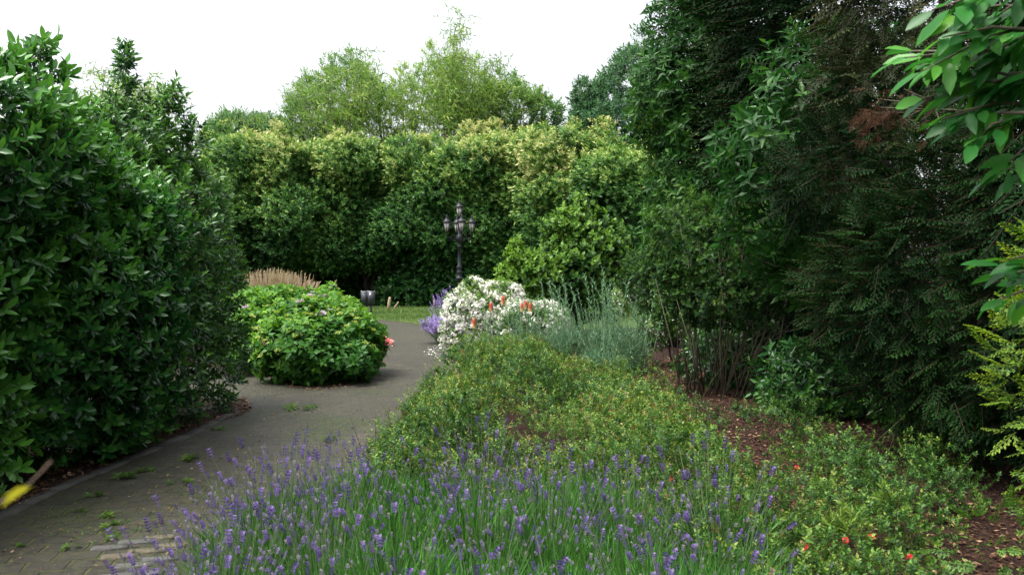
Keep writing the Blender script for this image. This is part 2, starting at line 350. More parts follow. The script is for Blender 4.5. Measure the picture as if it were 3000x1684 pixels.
def paving_mat():
    m, t, o = new_mat('block_paving'); L = t.links.new; N = t.nodes.new
    tc = N('ShaderNodeTexCoord'); mp = N('ShaderNodeMapping'); mp.inputs['Rotation'].default_value = (0, 0, R(-12))
    wn = N('ShaderNodeTexNoise'); wn.inputs['Scale'].default_value = 1.3; L(tc.outputs['Object'], wn.inputs['Vector'])
    ad = N('ShaderNodeMix'); ad.data_type = 'RGBA'; ad.blend_type = 'LINEAR_LIGHT'; ad.inputs[0].default_value = .06
    L(tc.outputs['Object'], ad.inputs['A']); L(wn.outputs['Color'], ad.inputs['B']); L(ad.outputs['Result'], mp.inputs['Vector'])
    b = N('ShaderNodeTexBrick'); b.inputs['Scale'].default_value = 1; b.inputs['Brick Width'].default_value = .24; b.inputs['Row Height'].default_value = .165
    b.inputs['Mortar Size'].default_value = .015; b.inputs['Mortar Smooth'].default_value = .4; b.inputs['Bias'].default_value = 0
    b.inputs['Color1'].default_value = (.30, .30, .30, 1); b.inputs['Color2'].default_value = (.8, .8, .8, 1); b.inputs['Mortar'].default_value = (.5, .5, .5, 1)
    L(mp.outputs[0], b.inputs['Vector'])
    r = ramp(t, [(0, (.009, .009, .009)), (.45, (.018, .0165, .0145)), (.75, (.030, .027, .022)), (1, (.052, .046, .037))]); L(b.outputs['Color'], r.inputs[0])
    n1 = N('ShaderNodeTexNoise'); n1.inputs['Scale'].default_value = .55; n1.inputs['Detail'].default_value = 8; L(tc.outputs['Object'], n1.inputs['Vector'])
    mo = ramp(t, [(.38, (0, 0, 0)), (.56, (1, 1, 1))]); L(n1.outputs[0], mo.inputs[0])
    n2 = N('ShaderNodeTexNoise'); n2.inputs['Scale'].default_value = 14; n2.inputs['Detail'].default_value = 8; n2.inputs['Roughness'].default_value = .8; L(tc.outputs['Object'], n2.inputs['Vector'])
    m2 = ramp(t, [(.44, (0, 0, 0)), (.66, (1, 1, 1))]); L(n2.outputs[0], m2.inputs[0])
    # moss: in the joints and in soft patches
    mm = N('ShaderNodeMath'); mm.operation = 'MULTIPLY'; L(mo.outputs[0], mm.inputs[0]); L(m2.outputs[0], mm.inputs[1])
    jj = N('ShaderNodeMath'); jj.operation = 'MULTIPLY'; L(b.outputs['Fac'], jj.inputs[0]); L(n2.outputs[0], jj.inputs[1])
    mxx = N('ShaderNodeMath'); mxx.operation = 'MAXIMUM'; L(mm.outputs[0], mxx.inputs[0]); mxx.inputs[1].default_value = 0
    mu = N('ShaderNodeMath'); mu.operation = 'MULTIPLY'; mu.inputs[1].default_value = .75; L(mxx.outputs[0], mu.inputs[0])
    n3 = N('ShaderNodeTexNoise'); n3.inputs['Scale'].default_value = .9; n3.inputs['Detail'].default_value = 4; L(mp.outputs[0], n3.inputs['Vector'])
    st3 = ramp(t, [(.3, (.62, .60, .58)), (.7, (1.35, 1.30, 1.18))]); L(n3.outputs[0], st3.inputs[0])
    ms = N('ShaderNodeMix'); ms.data_type = 'RGBA'; ms.blend_type = 'MULTIPLY'; ms.inputs[0].default_value = 1; L(r.outputs[0], ms.inputs['A']); L(st3.outputs[0], ms.inputs['B'])
    c1 = N('ShaderNodeMix'); c1.data_type = 'RGBA'; L(mu.outputs[0], c1.inputs[0]); L(ms.outputs['Result'], c1.inputs['A']); c1.inputs['B'].default_value = (.058, .056, .018, 1)
    jc = ramp(t, [(.38, (.004, .0035, .003)), (.58, (.050, .055, .013))]); L(n2.outputs[0], jc.inputs[0])
    c2 = N('ShaderNodeMix'); c2.data_type = 'RGBA'; L(b.outputs['Fac'], c2.inputs[0]); L(c1.outputs['Result'], c2.inputs['A']); L(jc.outputs[0], c2.inputs['B'])
    p = N('ShaderNodeBsdfPrincipled'); p.inputs['Roughness'].default_value = .68; L(c2.outputs['Result'], p.inputs['Base Color'])
    inv = N('ShaderNodeMath'); inv.operation = 'SUBTRACT'; inv.inputs[0].default_value = 1; L(b.outputs['Fac'], inv.inputs[1])
    sm = N('ShaderNodeMath'); sm.operation = 'MULTIPLY_ADD'; sm.inputs[1].default_value = .35; L(n2.outputs[0], sm.inputs[0]); L(inv.outputs[0], sm.inputs[2])
    bh = N('ShaderNodeMath'); bh.operation = 'MULTIPLY_ADD'; bh.inputs[1].default_value = .6; L(b.outputs['Color'], bh.inputs[0]); L(sm.outputs[0], bh.inputs[2])
    bu = N('ShaderNodeBump'); bu.inputs['Strength'].default_value = .9; bu.inputs['Distance'].default_value = .05; L(bh.outputs[0], bu.inputs['Height']); L(bu.outputs[0], p.inputs['Normal'])
    L(p.outputs[0], o.inputs[0]); return m
g2 = lambda px, py: tuple(G(px, py)[:2])
lft = [(-3.35, -2), (-3.35, 4), g2(0, 1530), g2(180, 1440), g2(400, 1345), g2(560, 1280), g2(690, 1215), (-3.6, 11.0), (-6, 12.2), (-9, 12.5), (-9, 16), (-4.5, 14.6)]
isl = [g2(800, 1105), g2(860, 1130), g2(960, 1132), g2(1060, 1105), g2(1120, 1060), g2(1140, 1015), g2(1120, 975), g2(1105, 945)]
top = [g2(1000, 932), g2(1060, 933), g2(1140, 941), g2(1210, 948), g2(1260, 962)]
rgt = [g2(1275, 985), g2(1300, 1030), g2(1330, 1090), g2(1290, 1150), (-1.05, 9.0), (-1.25, 6.5), (-1.35, 4), (-1.35, -2)]
sheet('path', lft + isl + top + rgt, .004, paving_mat())
sheet('lawn', [g2(820, 930), g2(1000, 931), g2(1060, 932), g2(1140, 940), g2(1210, 947), g2(1260, 961), g2(1400, 975), g2(1900, 960), (12, 46), (-14, 46)], .006, lawnm)
sheet('mulch_bed', [(-1.0, 9.2), (-.9, 14), (1, 19), (5, 21), (9, 14), (7, 5), (5, -1), (-1, -1)], .003, mulch)
# kerb: flush grey edging stones on the left of the path
kg = Geo(); kpts = [A([-3.42, 2.6, 0]), A([-3.42, 4, 0])] + [A([*g2(x, y), 0]) + A([-.06, 0, 0]) for x, y in ((0, 1530), (180, 1440), (400, 1345), (560, 1280), (690, 1215))]
for a, b in zip(kpts[:-1], kpts[1:]):
    n = max(1, int(round(np.linalg.norm(b - a) / .5)))
    for k in range(n):
        p, q = a + (b - a) * k / n, a + (b - a) * (k + 1) / n; d = q - p
        kg.box((p + q) / 2 + A([rng.uniform(-.012, .012), 0, -.010 + rng.uniform(-.006, .006)]), (np.linalg.norm(d) - .012, .11, .05), math.atan2(d[1], d[0]) + rng.uniform(-.02, .02))
tag(kg.build('kerb', plain_mat('kerb_stone', (.052, .052, .046), .9, noise=.6, scale=5, bump=.6)), kind='structure')
# pale replacement pavers near the lavender
for i, (x, y) in enumerate(((322, 1607), (400, 1590), (472, 1576), (352, 1632), (430, 1617), (505, 1600), (395, 1658), (470, 1640), (420, 1684), (340, 1692))):
    p = G(x, y); ge = Geo(); ge.box((0, 0, 0), (.205, .075, .022), 0, 1.0)
    col = (.085, .074, .050) if i in (3, 4, 2, 5) else (.07, .07, .066)
    o = ge.build('paving_block', plain_mat('pale_paver', col, .9, noise=.45, scale=22, bump=.5)); o.location = (p[0], p[1], .001 + .003 * rng.random()); o.rotation_euler = (rng.uniform(-.02, .02), rng.uniform(-.01, .01), R(14) + rng.uniform(-.05, .05))
    tag(o, ['pale grey paving block at the top left of the pale patch', 'pale grey paving block in the top row of the pale patch, middle', 'sandy paving block at the right end of the top row of the pale patch', 'sandy paving block at the left end of the second row', 'sandy paving block in the middle of the second row', 'sandy paving block of the second row touching the lavender', 'pale paving block in the third row of the pale patch', 'pale paving block of the third row under the lavender tips', 'pale paving block nearest the picture bottom edge', 'pale block at the lower left of the pale patch'][i], 'paving block', 'pale paving blocks in the dark path')

# ------------------------------------------------------------ left laurel hedge
nearT = [shoot_t(9, 1.5, 1, .42, 2, (72, 26), s, tipbright=.3) for s in range(5)]
midT = [shoot_t(8, 1.5, 1, .42, 1, (72, 28), 10 + s, tipbright=.3) for s in range(4)]
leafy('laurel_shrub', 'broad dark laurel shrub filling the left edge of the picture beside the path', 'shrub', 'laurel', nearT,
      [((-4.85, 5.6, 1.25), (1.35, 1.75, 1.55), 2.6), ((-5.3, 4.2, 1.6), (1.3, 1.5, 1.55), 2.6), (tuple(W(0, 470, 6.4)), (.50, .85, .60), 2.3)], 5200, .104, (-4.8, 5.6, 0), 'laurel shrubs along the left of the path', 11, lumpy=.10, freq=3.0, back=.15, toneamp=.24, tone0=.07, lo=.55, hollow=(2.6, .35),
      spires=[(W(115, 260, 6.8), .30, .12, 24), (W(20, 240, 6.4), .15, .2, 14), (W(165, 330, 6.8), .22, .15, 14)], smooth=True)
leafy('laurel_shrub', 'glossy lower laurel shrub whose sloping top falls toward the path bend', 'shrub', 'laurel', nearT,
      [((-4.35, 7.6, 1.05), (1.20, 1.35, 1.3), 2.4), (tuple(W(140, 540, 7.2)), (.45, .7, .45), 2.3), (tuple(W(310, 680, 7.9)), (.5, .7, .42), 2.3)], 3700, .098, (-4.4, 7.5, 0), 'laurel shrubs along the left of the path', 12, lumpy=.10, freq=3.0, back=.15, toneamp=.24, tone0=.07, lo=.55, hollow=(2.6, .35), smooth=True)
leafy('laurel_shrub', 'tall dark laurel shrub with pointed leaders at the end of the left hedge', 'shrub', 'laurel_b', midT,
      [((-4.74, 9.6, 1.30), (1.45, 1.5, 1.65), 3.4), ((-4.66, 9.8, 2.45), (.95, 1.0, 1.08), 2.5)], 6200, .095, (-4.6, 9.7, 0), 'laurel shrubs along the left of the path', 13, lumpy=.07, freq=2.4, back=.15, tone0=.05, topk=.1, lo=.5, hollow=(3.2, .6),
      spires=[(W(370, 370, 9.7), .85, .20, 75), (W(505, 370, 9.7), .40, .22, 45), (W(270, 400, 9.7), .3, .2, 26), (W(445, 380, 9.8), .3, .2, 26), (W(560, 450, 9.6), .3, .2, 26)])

# ------------------------------------------------------------ far hedge of big laurel-like trees
hedgeT = [shoot_t(8, 1.6, 1, .45, 0, (70, 25), 20 + s, stem=False, tipbright=.35) for s in range(5)]
labels = ['far hedge tree behind the end of the left laurel hedge', 'pale-topped hedge tree above the feathery grass clump', 'green hedge tree rising behind the litter bin',
          'dark hedge tree with low hem between the bin and the lamp post', 'yellow-topped hedge tree directly behind the lamp post', 'yellow-green hedge tree right of the lamp lanterns',
          'pale yellow hedge tree above the young green shrub', 'shaded hedge tree at the right end of the far hedge']
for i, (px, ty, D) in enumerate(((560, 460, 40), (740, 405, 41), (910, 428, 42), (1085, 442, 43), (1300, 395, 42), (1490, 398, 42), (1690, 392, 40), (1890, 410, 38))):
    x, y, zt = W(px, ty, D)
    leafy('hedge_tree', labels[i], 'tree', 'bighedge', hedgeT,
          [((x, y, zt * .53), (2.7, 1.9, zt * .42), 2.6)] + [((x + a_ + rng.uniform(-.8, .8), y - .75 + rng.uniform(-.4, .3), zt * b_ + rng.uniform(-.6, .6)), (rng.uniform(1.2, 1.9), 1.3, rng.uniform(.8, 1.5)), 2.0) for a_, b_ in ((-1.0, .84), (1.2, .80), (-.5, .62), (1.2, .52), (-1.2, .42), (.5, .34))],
          7600, .19, (x, y, 0), 'trees of the tall far hedge', 40 + i, lumpy=.17, freq=1.3, lo=.5, hollow=(1.3, .5), spires=[((x + a_, y - .4, zt * .86), rng.uniform(1.0, 1.9), rng.uniform(.4, .8), 34) for a_ in rng.uniform(-1.8, 1.8, 5)], zmin=1.7 if i not in (5, 6) else 1.0, back=.12, topk=[.3, .7, .55, .45, .72, .8, .72, .4][i], toneamp=.2, tone0=[-.06, -.09, -.11, -.12, -.09, -.08, -.07, -.12][i],  # topk, tone0: yellow new growth on top, shade put into the lower leaf colours
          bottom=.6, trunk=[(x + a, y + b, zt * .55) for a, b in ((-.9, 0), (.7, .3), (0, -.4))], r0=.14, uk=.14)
for i, (px, ty) in enumerate(((620, 480), (820, 450), (1020, 455), (1210, 450), (1400, 430), (1600, 430), (1800, 440))):
    x, y, zt = W(px, ty, 45)
    leafy('hedge_tree', 'dark second-row hedge tree added to block the sky through gaps in the far hedge', 'tree', 'laurel_b', hedgeT, [((x, y, zt * .55), (2.6, 1.0, zt * .46), 3)], 1900, .30, (x, y, 0), 'second row of the far hedge', 140 + i, lumpy=.1, lo=.3, zmin=1.9, back=.2, trunk=[(x, y, zt * .6)], r0=.12, tone0=.1)  # rear row added to block the sky and keep the gaps dark
# low shrubs added as blockers so the space under the hedge goes dark
under = [shoot_t(8, 1.6, 1, .5, 0, (70, 25), 30 + s, stem=False) for s in range(3)]
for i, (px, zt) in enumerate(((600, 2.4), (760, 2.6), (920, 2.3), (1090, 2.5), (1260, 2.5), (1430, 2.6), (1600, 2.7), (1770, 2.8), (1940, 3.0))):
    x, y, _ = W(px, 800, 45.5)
    leafy('shade_shrub', 'dark evergreen shrub added to block light under the far hedge', 'shrub', 'laurel_b', under, [((x, y, zt * .5), (1.9, 1.0, zt * .55), 3)], 1100, .26, (x, y, 0),
          'shrubs added to block light under the far hedge', 60 + i, zmin=0, back=.3, trunk=False, lo=.3, crown_name='foliage')
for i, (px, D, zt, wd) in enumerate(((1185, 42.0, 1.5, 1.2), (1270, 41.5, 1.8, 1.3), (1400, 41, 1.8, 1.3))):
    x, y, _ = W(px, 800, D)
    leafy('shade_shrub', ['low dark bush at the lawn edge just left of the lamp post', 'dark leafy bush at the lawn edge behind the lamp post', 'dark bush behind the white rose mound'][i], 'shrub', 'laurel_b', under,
          [((x, y, zt * .45), (wd, .8, zt * .6), 2.3)], 480, .2, (x, y, 0), None, 75 + i, tone0=-.15, zmin=0, back=.2, trunk=False, crown_name='foliage')  # lowered tone paints the hedge's shade into the leaf colour

# ------------------------------------------------------------ trees beyond the hedge
farT = [shoot_t(9, 2.2, 1, .4, 0, (80, 30), 80 + s, stem=True, tipbright=.3) for s in range(4)]
def blob(px, py, D, rx, rz, ry=None, p=2.2): return (tuple(W(px, py, D)), (rx, ry or rx, rz), p)
def wpx(n, D): return n * D / 2500
D = 54
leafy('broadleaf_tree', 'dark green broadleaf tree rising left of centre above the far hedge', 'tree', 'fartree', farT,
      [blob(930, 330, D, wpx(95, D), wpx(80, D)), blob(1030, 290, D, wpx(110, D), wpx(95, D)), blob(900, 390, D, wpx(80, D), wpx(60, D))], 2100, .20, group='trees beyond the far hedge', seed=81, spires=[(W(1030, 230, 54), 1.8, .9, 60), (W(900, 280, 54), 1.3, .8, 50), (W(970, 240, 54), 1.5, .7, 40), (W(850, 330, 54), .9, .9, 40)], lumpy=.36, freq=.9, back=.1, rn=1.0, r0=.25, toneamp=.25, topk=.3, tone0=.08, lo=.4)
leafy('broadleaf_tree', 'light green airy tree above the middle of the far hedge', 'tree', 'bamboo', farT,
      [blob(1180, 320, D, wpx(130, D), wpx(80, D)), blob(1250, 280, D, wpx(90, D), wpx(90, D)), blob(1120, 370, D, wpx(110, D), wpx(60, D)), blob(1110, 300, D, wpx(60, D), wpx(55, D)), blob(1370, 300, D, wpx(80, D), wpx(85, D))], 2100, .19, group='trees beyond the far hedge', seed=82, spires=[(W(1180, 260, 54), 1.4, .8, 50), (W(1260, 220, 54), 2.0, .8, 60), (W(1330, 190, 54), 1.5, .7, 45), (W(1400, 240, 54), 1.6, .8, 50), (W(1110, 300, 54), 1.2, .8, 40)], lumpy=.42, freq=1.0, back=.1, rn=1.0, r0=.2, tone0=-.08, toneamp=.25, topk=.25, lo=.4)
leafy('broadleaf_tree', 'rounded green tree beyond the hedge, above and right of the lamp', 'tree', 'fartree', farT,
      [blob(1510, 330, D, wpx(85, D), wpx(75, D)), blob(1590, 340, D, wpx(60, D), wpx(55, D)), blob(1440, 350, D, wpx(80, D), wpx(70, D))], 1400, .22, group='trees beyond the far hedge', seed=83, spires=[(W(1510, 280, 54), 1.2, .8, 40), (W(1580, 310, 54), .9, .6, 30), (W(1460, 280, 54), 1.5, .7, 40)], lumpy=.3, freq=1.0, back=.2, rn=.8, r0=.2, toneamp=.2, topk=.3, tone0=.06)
D = 50
leafy('broadleaf_tree', 'blue-green tree in front of the sky left of the big dark conifers', 'tree', 'cool_tree', farT,
      [blob(1870, 290, D, wpx(95, D), wpx(150, D)), blob(1780, 330, D, wpx(70, D), wpx(90, D)), blob(1950, 260, D, wpx(80, D), wpx(120, D)), blob(1830, 400, D, wpx(130, D), wpx(90, D)), blob(1865, 215, D, wpx(50, D), wpx(70, D))], 3300, .24, group='trees beyond the far hedge', seed=84, spires=[(W(1880, 160, 50), 1.5, .7, 40), (W(1820, 230, 50), 1.2, .6, 30)], lumpy=.24, freq=1.1, back=.2, rn=.8, r0=.25, toneamp=.14, topk=.2)
leafy('broadleaf_tree', 'small pointed blue-green tree seen in the sky gap right of centre', 'tree', 'cool_tree', farT,
      [blob(1728, 310, D, wpx(38, D), wpx(60, D)), blob(1735, 370, D, wpx(55, D), wpx(50, D)), blob(1712, 275, D, wpx(22, D), wpx(30, D))], 750, .22, group='trees beyond the far hedge', seed=85, lumpy=.15, freq=1.1, back=.2, rn=.8, r0=.2)
D = 56
leafy('broadleaf_tree', 'hazy grey-green tree low in the sky gap beside the left hedge', 'tree', 'cool_tree', farT,
      [blob(700, 400, D, wpx(75, D), wpx(50, D)), blob(790, 400, D, wpx(55, D), wpx(40, D)), blob(640, 420, D, wpx(50, D), wpx(35, D))], 1500, .26, group='trees beyond the far hedge', seed=86, lumpy=.2, freq=1.1, back=.2, rn=.8, r0=.2, tone0=.25)
# bamboo: arching culms with feathery leaves fading up into the sky
bambT = [shoot_t(7, 3.2, 1, .2, 0, (75, 35), 90 + s, tipbright=.2, droop=.5) for s in range(4)]
def bamboo(label, culms, D, seed, size=.34, dens=70):
    g = np.random.default_rng(seed); bx, by, _ = W(np.mean([c[0] for c in culms]), 800, D); t = thing('bamboo', label, 'bamboo', (bx, by, 0), 'bamboo clumps beyond the hedges')
    lv, cu = Geo(), Geo()
    for (px, py, lean) in culms:
        tip = W(px, py, D) + A([0, g.uniform(-1.5, 1.5), 0]); b0 = A([tip[0] - lean * 1.6, tip[1], 0]); pts = []
        for k in range(9):
            u = k / 8; pts.append(b0 * (1 - u) + tip * u + A([-lean * .9 * math.sin(u * 3.14), 0, 1.4 * math.sin(u * 3.14) * .5]))
        pts = A(pts); cu.tube(pts, np.linspace(.035, .008, 9), 4)
        u = g.random(dens) ** .75 * .68 + .32; seg = np.minimum((u * 8).astype(int), 7); fr = (u * 8 - seg)[:, None]
        P = pts[seg] * (1 - fr) + pts[seg + 1] * fr; spread = (1.15 - u)[:, None] * 1.5
        an = g.uniform(0, 6.28, dens); o = np.stack([np.cos(an), np.sin(an), g.uniform(-.5, .3, dens)], 1)
        P = P + o * spread * g.random((dens, 1)); X = unit(o + A([.3 * lean, 0, -.15]))
        lv.scatterv(bambT, P, X, ups(X, g, .4, 0), size * g.uniform(.7, 1.2, dens), g.normal(size=dens) * .15, seed)
    cu.build('culms', M['palebark'], t, True, origin=(bx, by, 0)); lv.build('foliage', M['bamboo'], t, origin=(bx, by, 0)); return t
bamboo('bamboo clump left of centre with a leader bending over the tree', [(860, 240, -1.0), (945, 250, -.4), (1060, 140, .5), (1040, 170, .3), (1010, 220, -.3), (1100, 210, .6), (1150, 230, .5), (880, 250, -.6), (970, 200, 0), (990, 250, .2)], 50, 101, dens=90)
bamboo('tallest pale bamboo clump behind the lamp, tip high in the sky', [(1355, 55, .5), (1335, 95, .2), (1320, 150, -.2), (1300, 190, -.5), (1270, 220, -.5), (1370, 170, .5), (1350, 210, .2), (1390, 230, .5), (1240, 230, -.6), (1310, 260, 0), (1340, 130, .1), (1200, 240, -.4), (1290, 160, -.2), (1410, 200, .4)], 50, 102, dens=120)
bamboo('pale bamboo with thin drooping tips right of the tallest clump', [(1455, 165, .8), (1430, 200, .5), (1480, 215, .8), (1540, 230, .9), (1420, 250, .3), (1500, 260, .5), (1440, 180, .3), (1580, 260, .6)], 52, 103, dens=90)
bamboo('pale yellow bamboo showing above the gap in the left laurel hedge', [(250, 240, -.5), (300, 215, -.3), (345, 215, .2), (400, 205, .4), (455, 240, .6), (420, 250, .2), (230, 290, -.5), (280, 290, 0), (320, 280, 0), (480, 290, .5)], 26, 104, size=.2, dens=110)
bamboo('faint bamboo tips on the skyline just right of the left hedge', [(640, 350, -.3), (700, 335, 0), (745, 330, .3), (800, 370, .3), (610, 380, -.4)], 52, 105, dens=40)
# ------------------------------------------------------------ right-hand evergreen mass
cherT = [shoot_t(8, 1.3, 1, .38, 1, (78, 35), 110 + s, tipbright=.25, droop=.35, fold=.08) for s in range(5)]
cherN = [shoot_t(8, 1.2, 1, .40, 2, (75, 35), 120 + s, tipbright=.25, droop=.3, fold=.06) for s in range(5)]
grp = 'cherry laurels in the right-hand thicket'
leafy('cherry_laurel', 'tall cherry laurel at the left edge of the dark thicket, against the sky', 'tree', 'cherry', cherT,
      [((3.9, 17.2, 4.6), (1.05, 1.4, 3.3), 2.3), ((4.3, 17.0, 2.4), (1.3, 1.2, 2.2), 2.4), ((4.6, 17.6, 6.8), (1.1, 1.3, 1.7), 2.1), ((3.2, 17.0, 5.0), (.75, .8, 1.0), 2.1)], 3200, .17, (4.2, 17.2, 0), grp, 111, lumpy=.18, freq=1.7, up=.1, back=.2, toneamp=.14, tone0=.05)
leafy('cherry_laurel', 'yellow-leaved cherry laurel drooping in the middle of the dark thicket', 'tree', 'cherry', cherT,
      [((3.1, 9.6, 2.75), (.85, .9, .95), 2.2), ((3.9, 10, 3.6), (1.0, .9, .8), 2.2), ((3.7, 9.9, 2.1), (.8, .8, .7), 2.2)], 800, .145, (3.9, 10.2, 0), grp, 112, lumpy=.25, freq=1.9, up=-.1, back=.2, toneamp=.2, r0=.06)
leafy('cherry_laurel', 'low dark cherry laurel seedlings at the back of the bark mulch', 'shrub', 'laurel', midT,
      [((4.6, 12.2, .35), (1.1, .6, .5), 2.2), ((3.6, 12.9, .3), (.8, .5, .4), 2.2), ((3.9, 10.9, .3), (.7, .4, .4), 2.2)], 520, .12, (4.4, 12.2, 0), grp, 113, lumpy=.25, zmin=.03, r0=.02, crown_name='foliage')
for i, (x, y, hh, lb) in enumerate(((3.75, 10.0, .75, 'dark leafy seedling shrub at the near end of the open mulch, under the drooping laurel'), (4.5, 9.3, .95, 'dark evergreen bush filling the base of the yew on its left'), (3.3, 12.6, .8, 'dark bush just behind the bare thin stems'), (5.0, 8.0, 1.2, 'black-green bush behind the yew skirt'))):
    leafy('understorey_bush', lb, 'shrub', 'laurel_b', midT, [((x, y, hh * .42), (.75, .6, hh * .55), 2.2)], 420, .10, (x, y, 0), None, 180 + i, lumpy=.25, zmin=.02, r0=.02, crown_name='foliage', tone0=-.06)
# conifers
sprF = [spray_t(130 + s, 11, 3, fan=.4, lw=.07) for s in range(3)]
sprN = [spray_t(140 + s, 13, 4, fan=.38, lw=.042, droop=.25) for s in range(4)]
def conif(name, label, mat, ts, blobs, n, size, base, seed, **k):
    return leafy(name, label, 'conifer', mat, ts, blobs, n, size, base, 'conifers in the right-hand thicket', seed, out=1.0, up=k.pop('up', -.15), rn=.45, zn=.2, toneamp=.22, **k)
conif('conifer', 'very tall dark conifer behind the cherry laurel, top out of frame', 'conifer', sprF, [((5.6, 16.5, 5.5), (1.9, 1.9, 5.6), 2.3), ((4.9, 15.8, 5.6), (1.2, 1.2, 3.4), 2.3)], 3300, .62, (5.7, 16.6, 0), 121, lumpy=.14, freq=1.4, back=.1)
conif('conifer', 'large dark conifer in the middle of the thicket reaching past the top', 'conifer', sprF, [((5.2, 12.6, 4.2), (1.75, 1.7, 4.6), 2.4), ((4.3, 12.4, 5.4), (1.2, 1.1, 1.9), 2.2)], 3300, .50, (5.4, 12.8, 0), 122, lumpy=.14, freq=1.5, back=.1)
conif('cypress', 'olive-brown cypress with hanging sprays behind the dead rust branch', 'cypress', sprN, [((4.9, 8.8, 3.4), (1.55, 1.3, 3.2), 2.4), ((4.2, 8.6, 4.6), (1.0, .9, 1.5), 2.2), ((3.7, 8.5, 3.1), (.7, .7, .9), 2.2)], 3300, .30, (5.0, 8.9, 0), 123, up=-.5, lumpy=.14, freq=1.9, back=.1)
conif('yew', 'dark feathery yew with low arching branches over the mulch', 'conifer', sprN, [((4.0, 7.3, 1.5), (1.05, 1.0, 1.35), 2.2), ((3.45, 7.4, 1.5), (.75, .7, .8), 2.1), ((4.6, 6.4, 2.2), (1.1, 1.2, 2.1), 2.4), (tuple(W(2440, 520, 8.2)), (.5, .5, .5), 2.1)], 4000, .30, (4.1, 7.3, 0), 124, lumpy=.2, freq=2.1, back=.1, tone0=.06, trunk=[(4.0, 6.9, 2.6), (4.3, 7.1, 3.2), (3.6, 7.2, 1.8)], r0=.05)
conif('conifer', 'black-green conifer at the far right behind the near laurel branch', 'conifer', sprN, [((5.2, 5.6, 3.0), (1.9, 1.6, 3.4), 2.4)], 2600, .36, (5.4, 5.7, 0), 125, lumpy=.14, freq=1.6, back=.1)
conif('conifer', 'unseen tall conifer added beyond the right edge of the picture to shade the thicket', 'conifer', sprF, [((5.6, 2.0, 3.6), (1.9, 1.7, 3.8), 2.4)], 1500, .60, (5.7, 2.0, 0), 126, lumpy=.14, back=1)  # out-of-frame tree, added to darken the right-hand thicket
conif('conifer', 'unseen tall conifer added behind the viewer on the right to block the sky', 'conifer', sprF, [((5.0, -2.2, 4.2), (2.2, 1.9, 4.2), 2.4)], 1500, .60, (5.0, -2.2, 0), 127, lumpy=.14, back=1)  # added behind the camera to cut sky light on the right side
# long feathery side branches of the yew
yb = Geo(); gb = np.random.default_rng(5); tb = thing('yew_branch', 'long feathery yew branch reaching left over the dark thicket', 'branch', (4.2, 8.2, 1.2))
for (a, b, n) in ((W(2700, 960, 8.0), W(2290, 770, 9.2), 26), (W(2640, 1000, 8.0), W(2480, 740, 8.4), 20), (W(2760, 880, 7.6), W(2420, 610, 8.2), 22), (W(2700, 1150, 7.4), W(2500, 1130, 8), 16)):
    u = gb.random(n); P = a + (b - a) * u[:, None] + gb.normal(size=(n, 3)) * .05; X = unit((b - a) + gb.normal(size=(n, 3)) * .5); yb.scatterv(sprN, P, X, ups(X, gb, .2, 0), .36 * gb.uniform(.7, 1.2, n), gb.normal(size=n) * .08 + .22, 3)
    yb.tube([a, (a + b) / 2 + A([0, 0, .05]), b], [.016, .01, .004], 5)
yb.build('foliage', M['conifer'], tb, origin=(4.2, 8.2, 1.2))
# dead rust-brown branch with bare twigs
db = A(W(2790, 335, 6.6)); dt = thing('dead_branch', 'dead cypress branch with rust-brown hanging sprays and bare grey twigs', 'branch', db); bg_, sg = Geo(), Geo()
hubp = W(2740, 322, 6.5)
for (x, y) in ((2570, 290), (2580, 315), (2610, 270), (2650, 262), (2650, 345), (2755, 370), (2690, 300), (2560, 330), (2700, 350)):
    e = W(x, y, 6.4 + gb.uniform(-.15, .15)); bg_.tube([hubp, (hubp + e) / 2 + gb.normal(size=3) * .02, e], [.009, .006, .0025], 5)
bg_.tube([W(2900, 330, 6.9), hubp], [.014, .010], 6)
for (x, y, n) in ((2560, 345, 22), (2600, 330, 22), (2530, 350, 10), (2605, 268, 9), (2545, 400, 8), (2625, 345, 10), (2755, 290, 4), (2715, 390, 4)):
    c = W(x, y, 6.35); P = c + gb.normal(size=(n, 3)) * A([.045, .05, .03]); X = unit(A([-.5, 0, -.7]) + gb.normal(size=(n, 3)) * .5)
    sg.scatterv(sprN, P, X, unit(gb.normal(size=(n, 3))), .11 * gb.uniform(.7, 1.2, n), gb.normal(size=n) * .12, 4)
bg_.build('twigs', M['palebark'], dt, True, origin=db); sg.build('dead_sprays', M['brown'], dt, origin=db)
# near cherry-laurel branches reaching in from the right
def branch(label, segs, seed, size=.104, D=2.6, n=26):
    g = np.random.default_rng(seed); b0 = W(*segs[0][0], D); t = thing('laurel_branch', label, 'branch', b0, 'laurel branches reaching in from the right'); lv, tw = Geo(), Geo()
    for (a, b, m) in segs:
        pa, pb = W(*a, D + g.uniform(-.15, .15)), W(*b, D + g.uniform(-.2, .2)); tw.tube([pa, (pa + pb) / 2 + A([0, 0, .02]), pb], [.006, .0045, .002], 6)
        u = (np.arange(m) + g.random(m)) / m; P = pa + (pb - pa) * u[:, None]; dd = unit(pb - pa); sd = unit(np.cross(dd, A([0, 0, 1.0])))
        s = np.where(np.arange(m) % 2, 1, -1)[:, None]; X = unit(dd * .8 + sd * s * g.uniform(.3, 1, (m, 1)) + A([0, 0, -.35]) + g.normal(size=(m, 3)) * .25)
        lt = [leaf_t(1, g.uniform(.36, .44), 2, .07, g.uniform(.05, .35), rnd=.45, pet=.12) for _ in range(5)]
        lv.scatterv(lt, P, X, unit(A([0, -.45, 1.0]) + .4 * g.normal(size=X.shape)), size * g.uniform(.75, 1.15, m), g.normal(size=m) * .2, seed)
    tw.build('twig', M['palebark'], t, True, origin=b0); lv.build('leaves', M['nearlaurel'], t, True, origin=b0)
